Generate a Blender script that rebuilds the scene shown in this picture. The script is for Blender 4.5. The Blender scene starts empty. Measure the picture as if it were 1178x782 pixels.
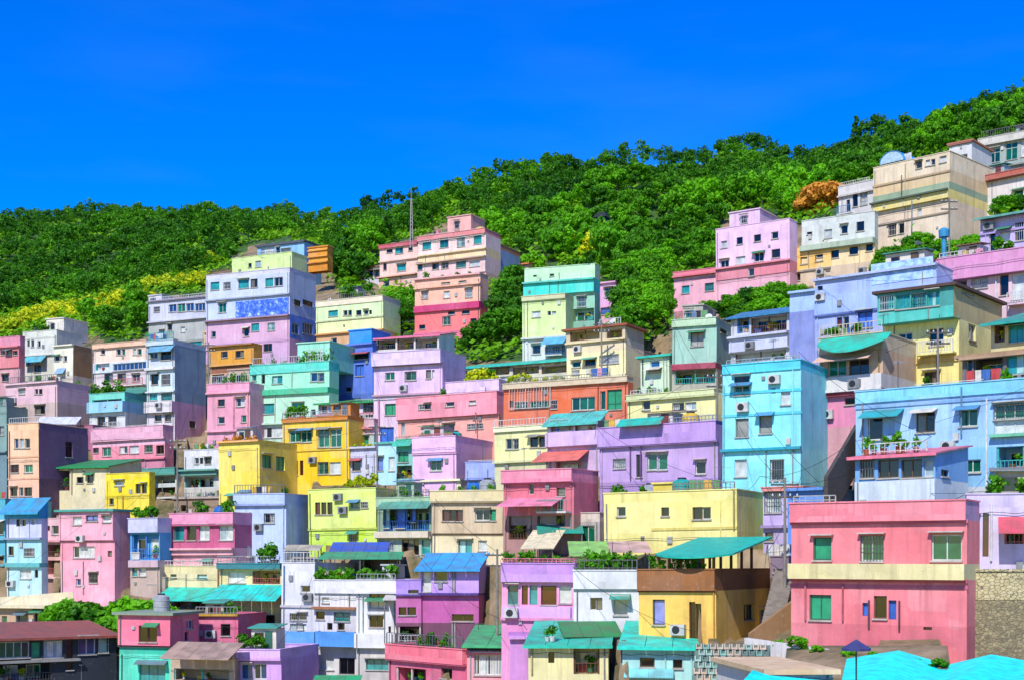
import bpy, math, random
import numpy as np
from mathutils import Vector, Matrix
random.seed(7); rng = np.random.default_rng(7)
SC = bpy.context.scene
COL = SC.collection
F, HZ, CX = 1618.0, 650.0, 589.0      # focal length, eye-level row and centre column measured on the photograph
R = math.radians

# ------------------------------------------------------------------ hillside: distance of the slope seen along each sight line
PX = [0, 200, 400, 600, 800, 1000, 1178]
YK = [900, 782, 700, 620, 550, 480, 420, 370, 330, 280, 240]
DT = [[80, 78, 75, 56, 47, 44, 42],
      [112, 108, 100, 76, 62, 58, 55],
      [126, 120, 114, 90, 75, 69, 66],
      [138, 132, 126, 107, 92, 79, 75],
      [152, 146, 138, 120, 102, 89, 83],
      [172, 166, 150, 136, 117, 99, 91],
      [206, 188, 167, 152, 133, 109, 99],
      [250, 218, 192, 172, 155, 122, 106],
      [292, 252, 214, 192, 174, 140, 113],
      [345, 305, 250, 228, 203, 160, 127],
      [425, 385, 310, 262, 236, 180, 145]]
SKX = [0, 200, 320, 368, 396, 450, 520, 600, 720, 800, 900, 965, 1010, 1060, 1120, 1178]
SKY = [252, 251, 253, 258, 258, 250, 232, 210, 199, 197, 195, 190, 170, 151, 133, 118]
SKD = [490, 480, 465, 450, 350, 340, 335, 330, 325, 320, 308, 300, 290, 280, 268, 258]
def col_knots(px):
    ds = [float(np.interp(px, PX, row)) for row in DT]
    ys = list(YK)
    sy = float(np.interp(px, SKX, SKY)); sd = float(np.interp(px, SKX, SKD))
    out = [(d, y) for d, y in zip(ds, ys) if y > sy + 25 and d < sd - 25]
    out.append((sd, sy))
    return out
def dist(px, py):
    k = col_knots(px)
    return float(np.interp(-py, [-y for d, y in k], [d for d, y in k]))
def at(px, py, D):
    return Vector(((px - CX) / F * D, D, (HZ - py) / F * D))
FEET = []                             # (px0, px1, a, b, row): foot of a house front or flank; the slope is cut back to it
def carve(px, D, y):
    for x0, x1, fa, fb, zb in FEET:
        if x0 <= px <= x1:
            q = fa + fb * px                  # 1 / distance is linear along a straight foot line
            if q > 1e-5 and D <= 1 / q + .15:
                y = max(y, HZ - F * zb * q)
    return y
def ground_z(X, Y):
    px = CX + X / max(Y, 1) * F
    k = col_knots(px)
    y = float(np.interp(Y, [d for d, _ in k], [q for _, q in k]))
    y = carve(px, Y, y)
    return (HZ - y) / F * Y + swell(px, Y, y)
def swell(px, D, y):                    # hollows and spurs of the wooded slope
    if D < 120: return 0.0
    w = min(max((float(np.interp(px, SWX, SWY)) - y) / 45, 0), 1); X = (px - CX) / F * D
    return w * min(1, 330 / D) * (1.7 * math.sin(X / 9.5 + D / 21) + 1.9 * math.sin(X / 5.3 - D / 11 + 1.3) + 1.4 * math.sin(D / 7.5 + X / 14))
SWX = [0, 240, 440, 560, 700, 770, 830, 960, 1090, 1180]; SWY = [360, 315, 285, 260, 300, 330, 240, 225, 165, 140]

# ------------------------------------------------------------------ materials
def lin(c):
    c /= 255.0
    return c / 12.92 if c <= 0.04045 else ((c + 0.055) / 1.055) ** 2.4
def hexlin(h, k=1.0, mx=0.8):
    v = [lin(int(h[i:i + 2], 16)) * k for i in (0, 2, 4)]
    g = sum(v) / 3; v = [q + (g - q) * .0 for q in v]
    if min(v) > .55: v = [q * .86 for q in v]
    m = max(v)
    if m > mx: v = [q * mx / m for q in v]
    return (v[0], v[1], v[2], 1)
MATS = {}
def newmat(name):
    m = bpy.data.materials.new(name); m.use_nodes = True
    nt = m.node_tree
    return m, nt, nt.nodes['Principled BSDF'], nt.nodes.new, nt.links.new
PAINT_K = 0.80
def wall(h):
    if ('w', h) in MATS: return MATS['w', h]
    m, nt, b, N, L = newmat('painted_plaster')
    tc = N('ShaderNodeTexCoord'); oi = N('ShaderNodeObjectInfo')
    off = N('ShaderNodeVectorMath'); off.operation = 'MULTIPLY_ADD'
    L(oi.outputs['Random'], off.inputs[0]); off.inputs[1].default_value = (57, 31, 83); L(tc.outputs['Object'], off.inputs[2])
    n1 = N('ShaderNodeTexNoise'); n1.inputs['Scale'].default_value = 0.55; n1.inputs['Detail'].default_value = 6; n1.inputs['Roughness'].default_value = .65
    L(off.outputs[0], n1.inputs['Vector'])
    mp = N('ShaderNodeMapping'); mp.inputs['Scale'].default_value = (1.7, 1.7, 0.13); L(off.outputs[0], mp.inputs['Vector'])
    n2 = N('ShaderNodeTexNoise'); n2.inputs['Scale'].default_value = 1.0; n2.inputs['Detail'].default_value = 5; L(mp.outputs[0], n2.inputs['Vector'])
    r2 = N('ShaderNodeValToRGB'); r2.color_ramp.elements[0].position = .55; r2.color_ramp.elements[1].position = .78; L(n2.outputs['Fac'], r2.inputs['Fac'])
    n3 = N('ShaderNodeTexNoise'); n3.inputs['Scale'].default_value = 3.5; n3.inputs['Detail'].default_value = 8; L(off.outputs[0], n3.inputs['Vector'])
    r3 = N('ShaderNodeValToRGB'); r3.color_ramp.elements[0].position = .62; r3.color_ramp.elements[1].position = .72; L(n3.outputs['Fac'], r3.inputs['Fac'])
    c = hexlin(h, PAINT_K)
    hs = N('ShaderNodeHueSaturation'); hs.inputs['Color'].default_value = c
    mr = N('ShaderNodeMapRange'); mr.inputs[1].default_value = .3; mr.inputs[2].default_value = .7; mr.inputs[3].default_value = .72; mr.inputs[4].default_value = 1.13
    L(n1.outputs['Fac'], mr.inputs[0]); L(mr.outputs[0], hs.inputs['Value'])
    vp = N('ShaderNodeTexVoronoi'); vp.distance = 'CHEBYCHEV'; vp.inputs['Scale'].default_value = .38; L(off.outputs[0], vp.inputs['Vector']); sp = N('ShaderNodeSeparateColor'); L(vp.outputs['Color'], sp.inputs[0])
    rp = N('ShaderNodeMapRange'); rp.inputs[3].default_value = .91; rp.inputs[4].default_value = 1.04; L(sp.outputs[0], rp.inputs[0]); L(rp.outputs[0], hs.inputs['Saturation'])
    mx = N('ShaderNodeMixRGB'); L(hs.outputs[0], mx.inputs[1])
    mx.inputs[2].default_value = (c[0] * .42 + .02, c[1] * .40 + .02, c[2] * .40 + .02, 1)
    ml = N('ShaderNodeMath'); ml.operation = 'MULTIPLY'; ml.inputs[1].default_value = .62; L(r2.outputs[0], ml.inputs[0]); L(ml.outputs[0], mx.inputs[0])
    mx2 = N('ShaderNodeMixRGB'); L(mx.outputs[0], mx2.inputs[1]); mx2.inputs[2].default_value = (c[0] * .6 + .14, c[1] * .6 + .14, c[2] * .6 + .13, 1)
    ml2 = N('ShaderNodeMath'); ml2.operation = 'MULTIPLY'; ml2.inputs[1].default_value = .55; L(r3.outputs[0], ml2.inputs[0]); L(ml2.outputs[0], mx2.inputs[0])
    mp4 = N('ShaderNodeMapping'); mp4.inputs['Scale'].default_value = (7, 7, .45); L(off.outputs[0], mp4.inputs['Vector'])
    n4 = N('ShaderNodeTexNoise'); n4.inputs['Scale'].default_value = 1.0; n4.inputs['Detail'].default_value = 4; L(mp4.outputs[0], n4.inputs['Vector'])
    pm = N('ShaderNodeMath'); pm.operation = 'MULTIPLY'; L(n4.outputs['Fac'], pm.inputs[0]); L(n1.outputs['Fac'], pm.inputs[1])
    r4 = N('ShaderNodeMapRange'); r4.inputs[1].default_value = .27; r4.inputs[2].default_value = .42; r4.inputs[3].default_value = 0; r4.inputs[4].default_value = .34; L(pm.outputs[0], r4.inputs[0])
    mx4 = N('ShaderNodeMixRGB'); L(mx2.outputs[0], mx4.inputs[1]); mx4.inputs[2].default_value = (c[0] * .3 + .03, c[1] * .3 + .028, c[2] * .28 + .02, 1); L(r4.outputs[0], mx4.inputs[0])
    v5 = N('ShaderNodeTexVoronoi'); v5.feature = 'DISTANCE_TO_EDGE'; v5.inputs['Scale'].default_value = .33; nv = N('ShaderNodeMixRGB'); nv.blend_type = 'ADD'; nv.inputs[0].default_value = .5; L(off.outputs[0], nv.inputs[1]); L(n3.outputs['Color'], nv.inputs[2]); L(nv.outputs[0], v5.inputs['Vector'])
    r5 = N('ShaderNodeMapRange'); r5.inputs[1].default_value = .001; r5.inputs[2].default_value = .007; r5.inputs[3].default_value = .22; r5.inputs[4].default_value = 0; L(v5.outputs['Distance'], r5.inputs[0])
    mx5 = N('ShaderNodeMixRGB'); L(mx4.outputs[0], mx5.inputs[1]); mx5.inputs[2].default_value = (c[0] * .3 + .03, c[1] * .3 + .03, c[2] * .3 + .03, 1); L(r5.outputs[0], mx5.inputs[0])
    L(mx5.outputs[0], b.inputs['Base Color']); b.inputs['Roughness'].default_value = .82
    bp = N('ShaderNodeBump'); bp.inputs['Strength'].default_value = .35; bp.inputs['Distance'].default_value = .03; L(n3.outputs['Fac'], bp.inputs['Height']); L(bp.outputs[0], b.inputs['Normal'])
    MATS['w', h] = m; return m
def plain(h, rough=.6, metal=0.0, name='paint', k=PAINT_K):
    key = ('p', h, rough, metal, name)
    if key in MATS: return MATS[key]
    m, nt, b, N, L = newmat(name)
    c = hexlin(h, k)
    tc = N('ShaderNodeTexCoord'); n = N('ShaderNodeTexNoise'); n.inputs['Scale'].default_value = 2.2; n.inputs['Detail'].default_value = 6
    L(tc.outputs['Object'], n.inputs['Vector'])
    mx = N('ShaderNodeMixRGB'); mx.inputs[1].default_value = (c[0] * .68, c[1] * .68, c[2] * .68, 1); mx.inputs[2].default_value = c
    rp = N('ShaderNodeValToRGB'); rp.color_ramp.elements[0].position = .32; rp.color_ramp.elements[1].position = .6
    L(n.outputs['Fac'], rp.inputs[0]); L(rp.outputs[0], mx.inputs[0]); L(mx.outputs[0], b.inputs['Base Color'])
    b.inputs['Roughness'].default_value = rough; b.inputs['Metallic'].default_value = metal
    MATS[key] = m; return m
def sheet(h):
    if ('s', h) in MATS: return MATS['s', h]
    m, nt, b, N, L = newmat('corrugated_sheet')
    c = hexlin(h, PAINT_K)
    tc = N('ShaderNodeTexCoord'); n = N('ShaderNodeTexNoise'); n.inputs['Scale'].default_value = 1.1; n.inputs['Detail'].default_value = 7
    L(tc.outputs['Object'], n.inputs['Vector'])
    rp = N('ShaderNodeValToRGB'); rp.color_ramp.elements[0].position = .35; rp.color_ramp.elements[1].position = .62
    mx = N('ShaderNodeMixRGB'); mx.inputs[1].default_value = (c[0] * .5 + .05, c[1] * .5 + .04, c[2] * .48 + .03, 1); mx.inputs[2].default_value = c
    L(n.outputs['Fac'], rp.inputs[0]); L(rp.outputs[0], mx.inputs[0]); L(mx.outputs[0], b.inputs['Base Color'])
    w = N('ShaderNodeTexWave'); w.inputs['Scale'].default_value = 3.5; w.bands_direction = 'X'; L(tc.outputs['Object'], w.inputs['Vector'])
    bp = N('ShaderNodeBump'); bp.inputs['Strength'].default_value = .45; bp.inputs['Distance'].default_value = .03; L(w.outputs['Fac'], bp.inputs['Height']); L(bp.outputs[0], b.inputs['Normal'])
    b.inputs['Roughness'].default_value = .55
    MATS['s', h] = m; return m
def glass(h, rough=.07):
    key = ('g', h)
    if key in MATS: return MATS[key]
    m, nt, b, N, L = newmat('window_glass')
    c = hexlin(h, 1)
    tc = N('ShaderNodeTexCoord'); oi = N('ShaderNodeObjectInfo'); va = N('ShaderNodeVectorMath'); va.operation = 'ADD'
    L(tc.outputs['Object'], va.inputs[0]); L(oi.outputs['Random'], va.inputs[1])
    n = N('ShaderNodeTexNoise'); n.inputs['Scale'].default_value = 1.7; n.inputs['Detail'].default_value = 2; L(va.outputs[0], n.inputs['Vector'])
    mx = N('ShaderNodeMixRGB'); mx.inputs[1].default_value = (c[0] * .35, c[1] * .35, c[2] * .35, 1); mx.inputs[2].default_value = (c[0] * 1.5, c[1] * 1.5, c[2] * 1.5, 1)
    L(n.outputs['Fac'], mx.inputs[0]); L(mx.outputs[0], b.inputs['Base Color'])
    b.inputs['Roughness'].default_value = rough; b.inputs['Specular IOR Level'].default_value = .6
    MATS[key] = m; return m
def stone(h1, h2, scale=2.2, name='stone_masonry', coursed=True):
    key = ('st', h1, h2, scale)
    if key in MATS: return MATS[key]
    m, nt, b, N, L = newmat(name)
    tc = N('ShaderNodeTexCoord'); mp = N('ShaderNodeMapping'); mp.inputs['Scale'].default_value = (1, 1, 1.7 if coursed else 1); L(tc.outputs['Object'], mp.inputs[0])
    v = N('ShaderNodeTexVoronoi'); v.inputs['Scale'].default_value = scale; L(mp.outputs[0], v.inputs['Vector'])
    v2 = N('ShaderNodeTexVoronoi'); v2.feature = 'DISTANCE_TO_EDGE'; v2.inputs['Scale'].default_value = scale; L(mp.outputs[0], v2.inputs['Vector'])
    sx = N('ShaderNodeSeparateColor'); L(v.outputs['Color'], sx.inputs[0])
    mx = N('ShaderNodeMixRGB'); mx.inputs[1].default_value = hexlin(h1, .9); mx.inputs[2].default_value = hexlin(h2, .9); L(sx.outputs[0], mx.inputs[0])
    n = N('ShaderNodeTexNoise'); n.inputs['Scale'].default_value = 5; n.inputs['Detail'].default_value = 8; L(tc.outputs['Object'], n.inputs['Vector'])
    mx3 = N('ShaderNodeMixRGB'); mx3.blend_type = 'MULTIPLY'; mx3.inputs[0].default_value = .6; L(mx.outputs[0], mx3.inputs[1]); L(n.outputs['Fac'], mx3.inputs[2])
    rp = N('ShaderNodeValToRGB'); rp.color_ramp.elements[0].position = .01; rp.color_ramp.elements[1].position = .07; L(v2.outputs['Distance'], rp.inputs[0])
    mx2 = N('ShaderNodeMixRGB'); mx2.inputs[1].default_value = (.13, .115, .085, 1); L(rp.outputs[0], mx2.inputs[0]); L(mx3.outputs[0], mx2.inputs[2])
    L(mx2.outputs[0], b.inputs['Base Color']); b.inputs['Roughness'].default_value = .9
    bp = N('ShaderNodeBump'); bp.inputs['Strength'].default_value = .6; bp.inputs['Distance'].default_value = .05; L(rp.outputs[0], bp.inputs['Height']); L(bp.outputs[0], b.inputs['Normal'])
    MATS[key] = m; return m
def leafmat(name, ca, cb, trans=.3):
    m, nt, b, N, L = newmat(name)
    oi = N('ShaderNodeObjectInfo'); ge = N('ShaderNodeNewGeometry')
    n = N('ShaderNodeTexNoise'); n.inputs['Scale'].default_value = .045; n.inputs['Detail'].default_value = 5; L(ge.outputs['Position'], n.inputs['Vector'])
    n2 = N('ShaderNodeTexNoise'); n2.inputs['Scale'].default_value = .9; n2.inputs['Detail'].default_value = 2; L(ge.outputs['Position'], n2.inputs['Vector'])
    ad = N('ShaderNodeMath'); ad.operation = 'ADD'; L(n.outputs['Fac'], ad.inputs[0]); L(n2.outputs['Fac'], ad.inputs[1])
    a2 = N('ShaderNodeMath'); a2.operation = 'MULTIPLY_ADD'; L(oi.outputs['Random'], a2.inputs[0]); a2.inputs[1].default_value = .45; L(ad.outputs[0], a2.inputs[2])
    mr = N('ShaderNodeMapRange'); mr.inputs[1].default_value = .85; mr.inputs[2].default_value = 1.5; L(a2.outputs[0], mr.inputs[0])
    mx = N('ShaderNodeMixRGB'); mx.inputs[1].default_value = (*ca, 1); mx.inputs[2].default_value = (*cb, 1); L(mr.outputs[0], mx.inputs[0])
    L(mx.outputs[0], b.inputs['Base Color']); b.inputs['Roughness'].default_value = .6; b.inputs['Specular IOR Level'].default_value = .25
    if trans:
        t = N('ShaderNodeBsdfTranslucent'); L(mx.outputs[0], t.inputs['Color'])
        ms = N('ShaderNodeMixShader'); ms.inputs[0].default_value = trans; L(b.outputs[0], ms.inputs[1]); L(t.outputs[0], ms.inputs[2])
        L(ms.outputs[0], nt.nodes['Material Output'].inputs['Surface'])
    return m
LEAF = leafmat('broadleaf_foliage', (.020, .125, .003), (.17, .54, .004), .4)
LEAFD = leafmat('dark_foliage', (.018, .10, .004), (.10, .37, .005), .4)
LEAFY = leafmat('yellow_green_foliage', (.26, .40, .006), (.62, .66, .010))
LEAFO = leafmat('orange_foliage', (.40, .16, .02), (.70, .33, .04))
BARK = plain('5a4a3a', .9, 0, 'bark')

# ------------------------------------------------------------------ mesh builder
class MB:
    def __init__(s): s.v = []; s.f = []; s.m = []
    def quad(s, a, b, c, d, mi=0):
        i = len(s.v); s.v += [tuple(a), tuple(b), tuple(c), tuple(d)]; s.f.append((i, i + 1, i + 2, i + 3)); s.m.append(mi)
    def poly(s, pts, mi=0):
        i = len(s.v); s.v += [tuple(p) for p in pts]; s.f.append(tuple(range(i, i + len(pts)))); s.m.append(mi)
    def box(s, x0, x1, y0, y1, z0, z1, mi=0):
        i = len(s.v)
        s.v += [(x0, y0, z0), (x1, y0, z0), (x1, y1, z0), (x0, y1, z0), (x0, y0, z1), (x1, y0, z1), (x1, y1, z1), (x0, y1, z1)]
        for f in ((0, 3, 2, 1), (4, 5, 6, 7), (0, 1, 5, 4), (1, 2, 6, 5), (2, 3, 7, 6), (3, 0, 4, 7)):
            s.f.append(tuple(i + k for k in f)); s.m.append(mi)
    def hexa(s, lo, hi, mi=0):           # lo, hi: four points each, same winding
        i = len(s.v); s.v += [tuple(p) for p in lo] + [tuple(p) for p in hi]
        for f in ((0, 3, 2, 1), (4, 5, 6, 7), (0, 1, 5, 4), (1, 2, 6, 5), (2, 3, 7, 6), (3, 0, 4, 7)):
            s.f.append(tuple(i + k for k in f)); s.m.append(mi)
    def bar(s, p, q, r, mi=0, n=6, r2=None):
        p = Vector(p); q = Vector(q); d = (q - p)
        if d.length < 1e-6: return
        d.normalize(); a = d.orthogonal().normalized(); b = d.cross(a); r2 = r if r2 is None else r2
        i = len(s.v)
        for c, rr in ((p, r), (q, r2)):
            for k in range(n):
                t = 2 * math.pi * k / n; w = c + a * (rr * math.cos(t)) + b * (rr * math.sin(t)); s.v.append(tuple(w))
        for k in range(n):
            s.f.append((i + k, i + (k + 1) % n, i + n + (k + 1) % n, i + n + k)); s.m.append(mi)
        s.f.append(tuple(i + k for k in reversed(range(n)))); s.m.append(mi)
        s.f.append(tuple(i + n + k for k in range(n))); s.m.append(mi)
    def lathe(s, prof, n=12, c=(0, 0), mi=0):
        i = len(s.v)
        for r, z in prof:
            for k in range(n):
                t = 2 * math.pi * k / n; s.v.append((c[0] + r * math.cos(t), c[1] + r * math.sin(t), z))
        for j in range(len(prof) - 1):
            for k in range(n):
                s.f.append((i + j * n + k, i + j * n + (k + 1) % n, i + (j + 1) * n + (k + 1) % n, i + (j + 1) * n + k)); s.m.append(mi)
        s.f.append(tuple(i + k for k in reversed(range(n)))); s.m.append(mi)
        j = len(prof) - 1
        s.f.append(tuple(i + j * n + k for k in range(n))); s.m.append(mi)
    def mesh(s, name, mats):
        me = bpy.data.meshes.new(name); me.from_pydata(s.v, [], s.f)
        for q in (mats if isinstance(mats, list) else [mats]): me.materials.append(q)
        me.polygons.foreach_set('material_index', s.m); me.update()
        return me
    def build(s, name, mats, parent=None):
        return link(name, s.mesh(name, mats), parent)
def link(name, me, parent=None):
    o = bpy.data.objects.new(name, me); COL.objects.link(o)
    if parent is not None: o.parent = parent
    return o
def tag(o, label, cat, group=None, kind=None):
    if label: o['label'] = label
    if cat: o['category'] = cat
    if group: o['group'] = group
    if kind: o['kind'] = kind
    return o
def empty(name, loc, rz=0, label=None, cat=None, group=None):
    o = bpy.data.objects.new(name, None); COL.objects.link(o); o.empty_display_size = .3
    o.location = loc; o.rotation_euler = (0, 0, rz)
    return tag(o, label, cat, group)
def copy_tree(o, parent=None):
    c = o.copy(); COL.objects.link(c)
    if parent is not None: c.parent = parent
    for ch in o.children: copy_tree(ch, c)
    return c

# ------------------------------------------------------------------ camera, light, sky
cam = bpy.data.cameras.new('camera'); co = bpy.data.objects.new('camera', cam); COL.objects.link(co); SC.camera = co
co.rotation_euler = (R(90), 0, 0); cam.sensor_width = 36; cam.lens = 36 * F / 1178; cam.shift_y = (HZ - 391) / 1178
cam.clip_start = .5; cam.clip_end = 5000
SUN_EL, SUN_AZ = 45, 20                     # azimuth: degrees to the left of straight behind the camera
sv = Vector((-math.sin(R(SUN_AZ)) * math.cos(R(SUN_EL)), -math.cos(R(SUN_AZ)) * math.cos(R(SUN_EL)), math.sin(R(SUN_EL))))
sl = bpy.data.lights.new('sun', 'SUN'); so = bpy.data.objects.new('sun', sl); COL.objects.link(so)
sl.energy = 4.0; sl.angle = R(.5); sl.color = (1, .95, .87); so.rotation_euler = sv.to_track_quat('Z', 'Y').to_euler(); so.location = (-60, -60, 120)
W = bpy.data.worlds.new('World'); SC.world = W; W.use_nodes = True
wt = W.node_tree; bg = wt.nodes['Background']
sk = wt.nodes.new('ShaderNodeTexSky'); sk.sky_type = 'NISHITA'; sk.sun_disc = False
sk.sun_elevation = R(SUN_EL); sk.sun_rotation = math.atan2(sv.x, sv.y); sk.air_density = 1.0; sk.dust_density = .2; sk.ozone_density = 3.0
hs = wt.nodes.new('ShaderNodeHueSaturation'); hs.inputs['Saturation'].default_value = 1.9; hs.inputs['Hue'].default_value = .528; hs.inputs['Value'].default_value = 1.08
wt.links.new(sk.outputs[0], hs.inputs['Color'])
ct = wt.nodes.new('ShaderNodeTexCoord'); cmp_ = wt.nodes.new('ShaderNodeMapping'); cmp_.inputs['Scale'].default_value = (2, 2, 9); cmp_.inputs['Rotation'].default_value = (0, .35, 0)
cn = wt.nodes.new('ShaderNodeTexNoise'); cn.inputs['Scale'].default_value = 2.2; cn.inputs['Detail'].default_value = 7; cr_ = wt.nodes.new('ShaderNodeMapRange'); cr_.inputs[1].default_value = .5; cr_.inputs[2].default_value = .85; cr_.inputs[3].default_value = 0; cr_.inputs[4].default_value = .018
cm_ = wt.nodes.new('ShaderNodeMixRGB'); cm_.inputs[2].default_value = (5, 6, 7, 1)
wt.links.new(ct.outputs['Generated'], cmp_.inputs[0]); wt.links.new(cmp_.outputs[0], cn.inputs['Vector']); wt.links.new(cn.outputs['Fac'], cr_.inputs[0]); wt.links.new(cr_.outputs[0], cm_.inputs[0])
wt.links.new(hs.outputs[0], cm_.inputs[1]); wt.links.new(cm_.outputs[0], bg.inputs['Color'])
bg.inputs['Strength'].default_value = .15
SC.view_settings.view_transform = 'Standard'; SC.view_settings.look = 'None'; SC.view_settings.gamma = 1; SC.view_settings.exposure = 0.48
SC.view_settings.use_curve_mapping = False
SC.cycles.max_bounces = 5; SC.cycles.diffuse_bounces = 3; SC.cycles.glossy_bounces = 2; SC.cycles.transmission_bounces = 3

# ------------------------------------------------------------------ parts of houses
WST = {   # pane colours (main, others), frame colour, shutter?
 'd': (['11181d', '1a2429', 'a9b0ac'], 'd9dad4'), 'g': (['0f5a40', '1d7355', '0b3a2c'], 'cfd8cc'), 'b': (['1f3f6c', '2a5a8c', '18242f'], 'e8ecee'),
 'n': (['121312', '1e1d1a', '6a6a60'], '6a5038'), 'w': (['c9cfcb', '8fa3a8', '2a3338'], 'eef0ee'), 'k': (['0c0d0e', '14161a', '0c0d0e'], '3a3a38'),
 's': (['8d8f88', '9a9c95'], '777a74'), 'G': (['1c8f62', '178257'], '2a6a4e'), 't': (['2d8d8e', '1c5f66', '9fc6c0'], '2f9f98'), 'B': (['2f66c4', '2558ae'], '2a4f96'),
 'r': (['4a1c1c', '5c2624', '1c1414'], '6e2f2a'), 'p': (['7f86c8', '9a8fc0', '5f74b0'], '39485a')}
def tbox(mb, T, a0, a1, d0, d1, z0, z1, mi=0):
    mb.hexa([T(a0, d0, z0), T(a1, d0, z0), T(a1, d1, z0), T(a0, d1, z0)], [T(a0, d0, z1), T(a1, d0, z1), T(a1, d1, z1), T(a0, d1, z1)], mi)
def make_window(T, a0, a1, z0, z1, st, parent, n=None, sill=True):
    if st in 'dn' and random.random() < .3: st = random.choice('dnngwd')
    cols, fr = WST[st]; w = a1 - a0; h = z1 - z0
    if n is None: n = max(1, int(round(w / .68)))
    fw = min(.07, w * .09)
    mb = MB()
    tbox(mb, T, a0, a1, .13, .2, z0, z0 + fw); tbox(mb, T, a0, a1, .13, .2, z1 - fw, z1)
    tbox(mb, T, a0, a0 + fw, .13, .2, z0 + fw, z1 - fw); tbox(mb, T, a1 - fw, a1, .13, .2, z0 + fw, z1 - fw)
    for k in range(1, n):
        x = a0 + w * k / n; tbox(mb, T, x - fw * .45, x + fw * .45, .14, .195, z0 + fw, z1 - fw)
    tr = None
    if h > 1.5 and n > 1:
        tr = z0 + h * random.choice((.68, .72, .3)); tbox(mb, T, a0 + fw, a1 - fw, .144, .192, tr - fw * .4, tr + fw * .4)
    win = mb.build('window', plain(fr, .5, 0, 'window_frame'), parent)
    pm = MB(); rough = .5 if st in 'sGB' else .07
    for k in range(n):
        xa = a0 + w * k / n; xb = a0 + w * (k + 1) / n
        mi = 0 if random.random() < .62 else random.randrange(len(cols))
        for (za, zb2) in ([(z0, z1)] if tr is None else [(z0, tr), (tr, z1)]):
            if tr is not None and random.random() < .35: mi = random.randrange(len(cols))
            pm.quad(T(xa, .18, za), T(xb, .18, za), T(xb, .18, zb2), T(xa, .18, zb2), mi)
    pm.build('shutter' if st in 'sGB' else 'pane', [glass(c, rough) for c in cols], win)
    if sill and w > .5:
        s = MB(); tbox(s, T, a0 - .06, a1 + .06, -.1, -.002, z0 - .08, z0); s.build('sill', plain('b9b5aa', .8, 0, 'concrete_sill'), win)
    if sill and st != 'k' and .6 < w < 2.2:
        if random.random() < .28:
            s = MB(); tbox(s, T, a0 - .12, a1 + .12, -.34, -.002, z1 + .1, z1 + .16); s.build('hood', plain('c4c0b4', .8, 0, 'concrete_sill'), win)
        if random.random() < .25 and h < 1.5:
            s = MB(); nb = max(3, int(w / .16))
            for k in range(nb + 1): x = a0 + w * k / nb; tbox(s, T, x - .012, x + .012, -.07, -.045, z0, z1)
            for z in (z0, (z0 + z1) / 2, z1): tbox(s, T, a0 - .03, a1 + .03, -.075, -.04, z - .015, z + .015)
            s.build('grille', plain(random.choice(['d8d8d4', '8a8c8c', '5a5c5e']), .5, .2, 'steel_bars'), win)
    return win
def make_railing(T, a0, a1, z0, h, d, parent, col='d8d8d4', name='railing', step=.28):
    mb = MB(); n = max(2, int((a1 - a0) / step)); r = .016
    tbox(mb, T, a0, a1, d - .03, d + .03, z0 + h - .05, z0 + h); tbox(mb, T, a0, a1, d - .02, d + .02, z0 + .08, z0 + .12)
    if h > .9: tbox(mb, T, a0, a1, d - .02, d + .02, z0 + h * .55, z0 + h * .55 + .035)
    for k in range(n + 1):
        a = a0 + (a1 - a0) * k / n; rr = .03 if k % 6 == 0 or k == n else r
        tbox(mb, T, a - rr, a + rr, d - rr, d + rr, z0, z0 + h - .05)
    return mb.build(name, plain(col, .45, 0, 'railing_paint'), parent)

def muralmat(c1, c2):
    m, nt, b, N, L = newmat('mural_paint')
    tc = N('ShaderNodeTexCoord'); v = N('ShaderNodeTexNoise'); v.inputs['Scale'].default_value = 1.5; v.inputs['Detail'].default_value = 6; v.inputs['Roughness'].default_value = .7; L(tc.outputs['Object'], v.inputs['Vector'])
    r = N('ShaderNodeValToRGB'); e = r.color_ramp.elements; e[0].position = .42; e[0].color = hexlin(c1, .7); e[1].position = .66; e[1].color = hexlin(c2, .8); k = e.new(.55); q = hexlin(c1, 1.2); k.color = (q[0] * 1.3 + .03, q[1] * 1.3 + .03, q[2], 1)
    L(v.outputs['Fac'], r.inputs[0]); L(r.outputs[0], b.inputs['Base Color']); b.inputs['Roughness'].default_value = .7
    return m
BOXC = {'red': 'c8403a', 'blue': '2f68b8', 'yellow': 'e8c040', 'white': 'e4e4e0', 'brown': '8a5c3a', 'teal': '38a8a0'}
def storage_box(loc, rz, col, label, s):
    if ('sb', col) not in PROTO:
        b = MB(); b.hexa([(-.28, -.2, 0), (.28, -.2, 0), (.28, .2, 0), (-.28, .2, 0)], [(-.33, -.24, .4), (.33, -.24, .4), (.33, .24, .4), (-.33, .24, .4)])
        l = MB(); l.box(-.36, .36, -.27, .27, .405, .46); PROTO['sb', col] = (b.mesh('body', plain(BOXC[col], .5, 0, 'box_plastic')), l.mesh('lid', plain(BOXC[col], .4, 0, 'box_plastic')))
    e = empty('storage_box', loc, rz, label, 'storage box', 'storage boxes on the verandas'); e.scale = (s, s, s)
    for n_, q in zip(('body', 'lid'), PROTO['sb', col]): link(n_, q, e)
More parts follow.
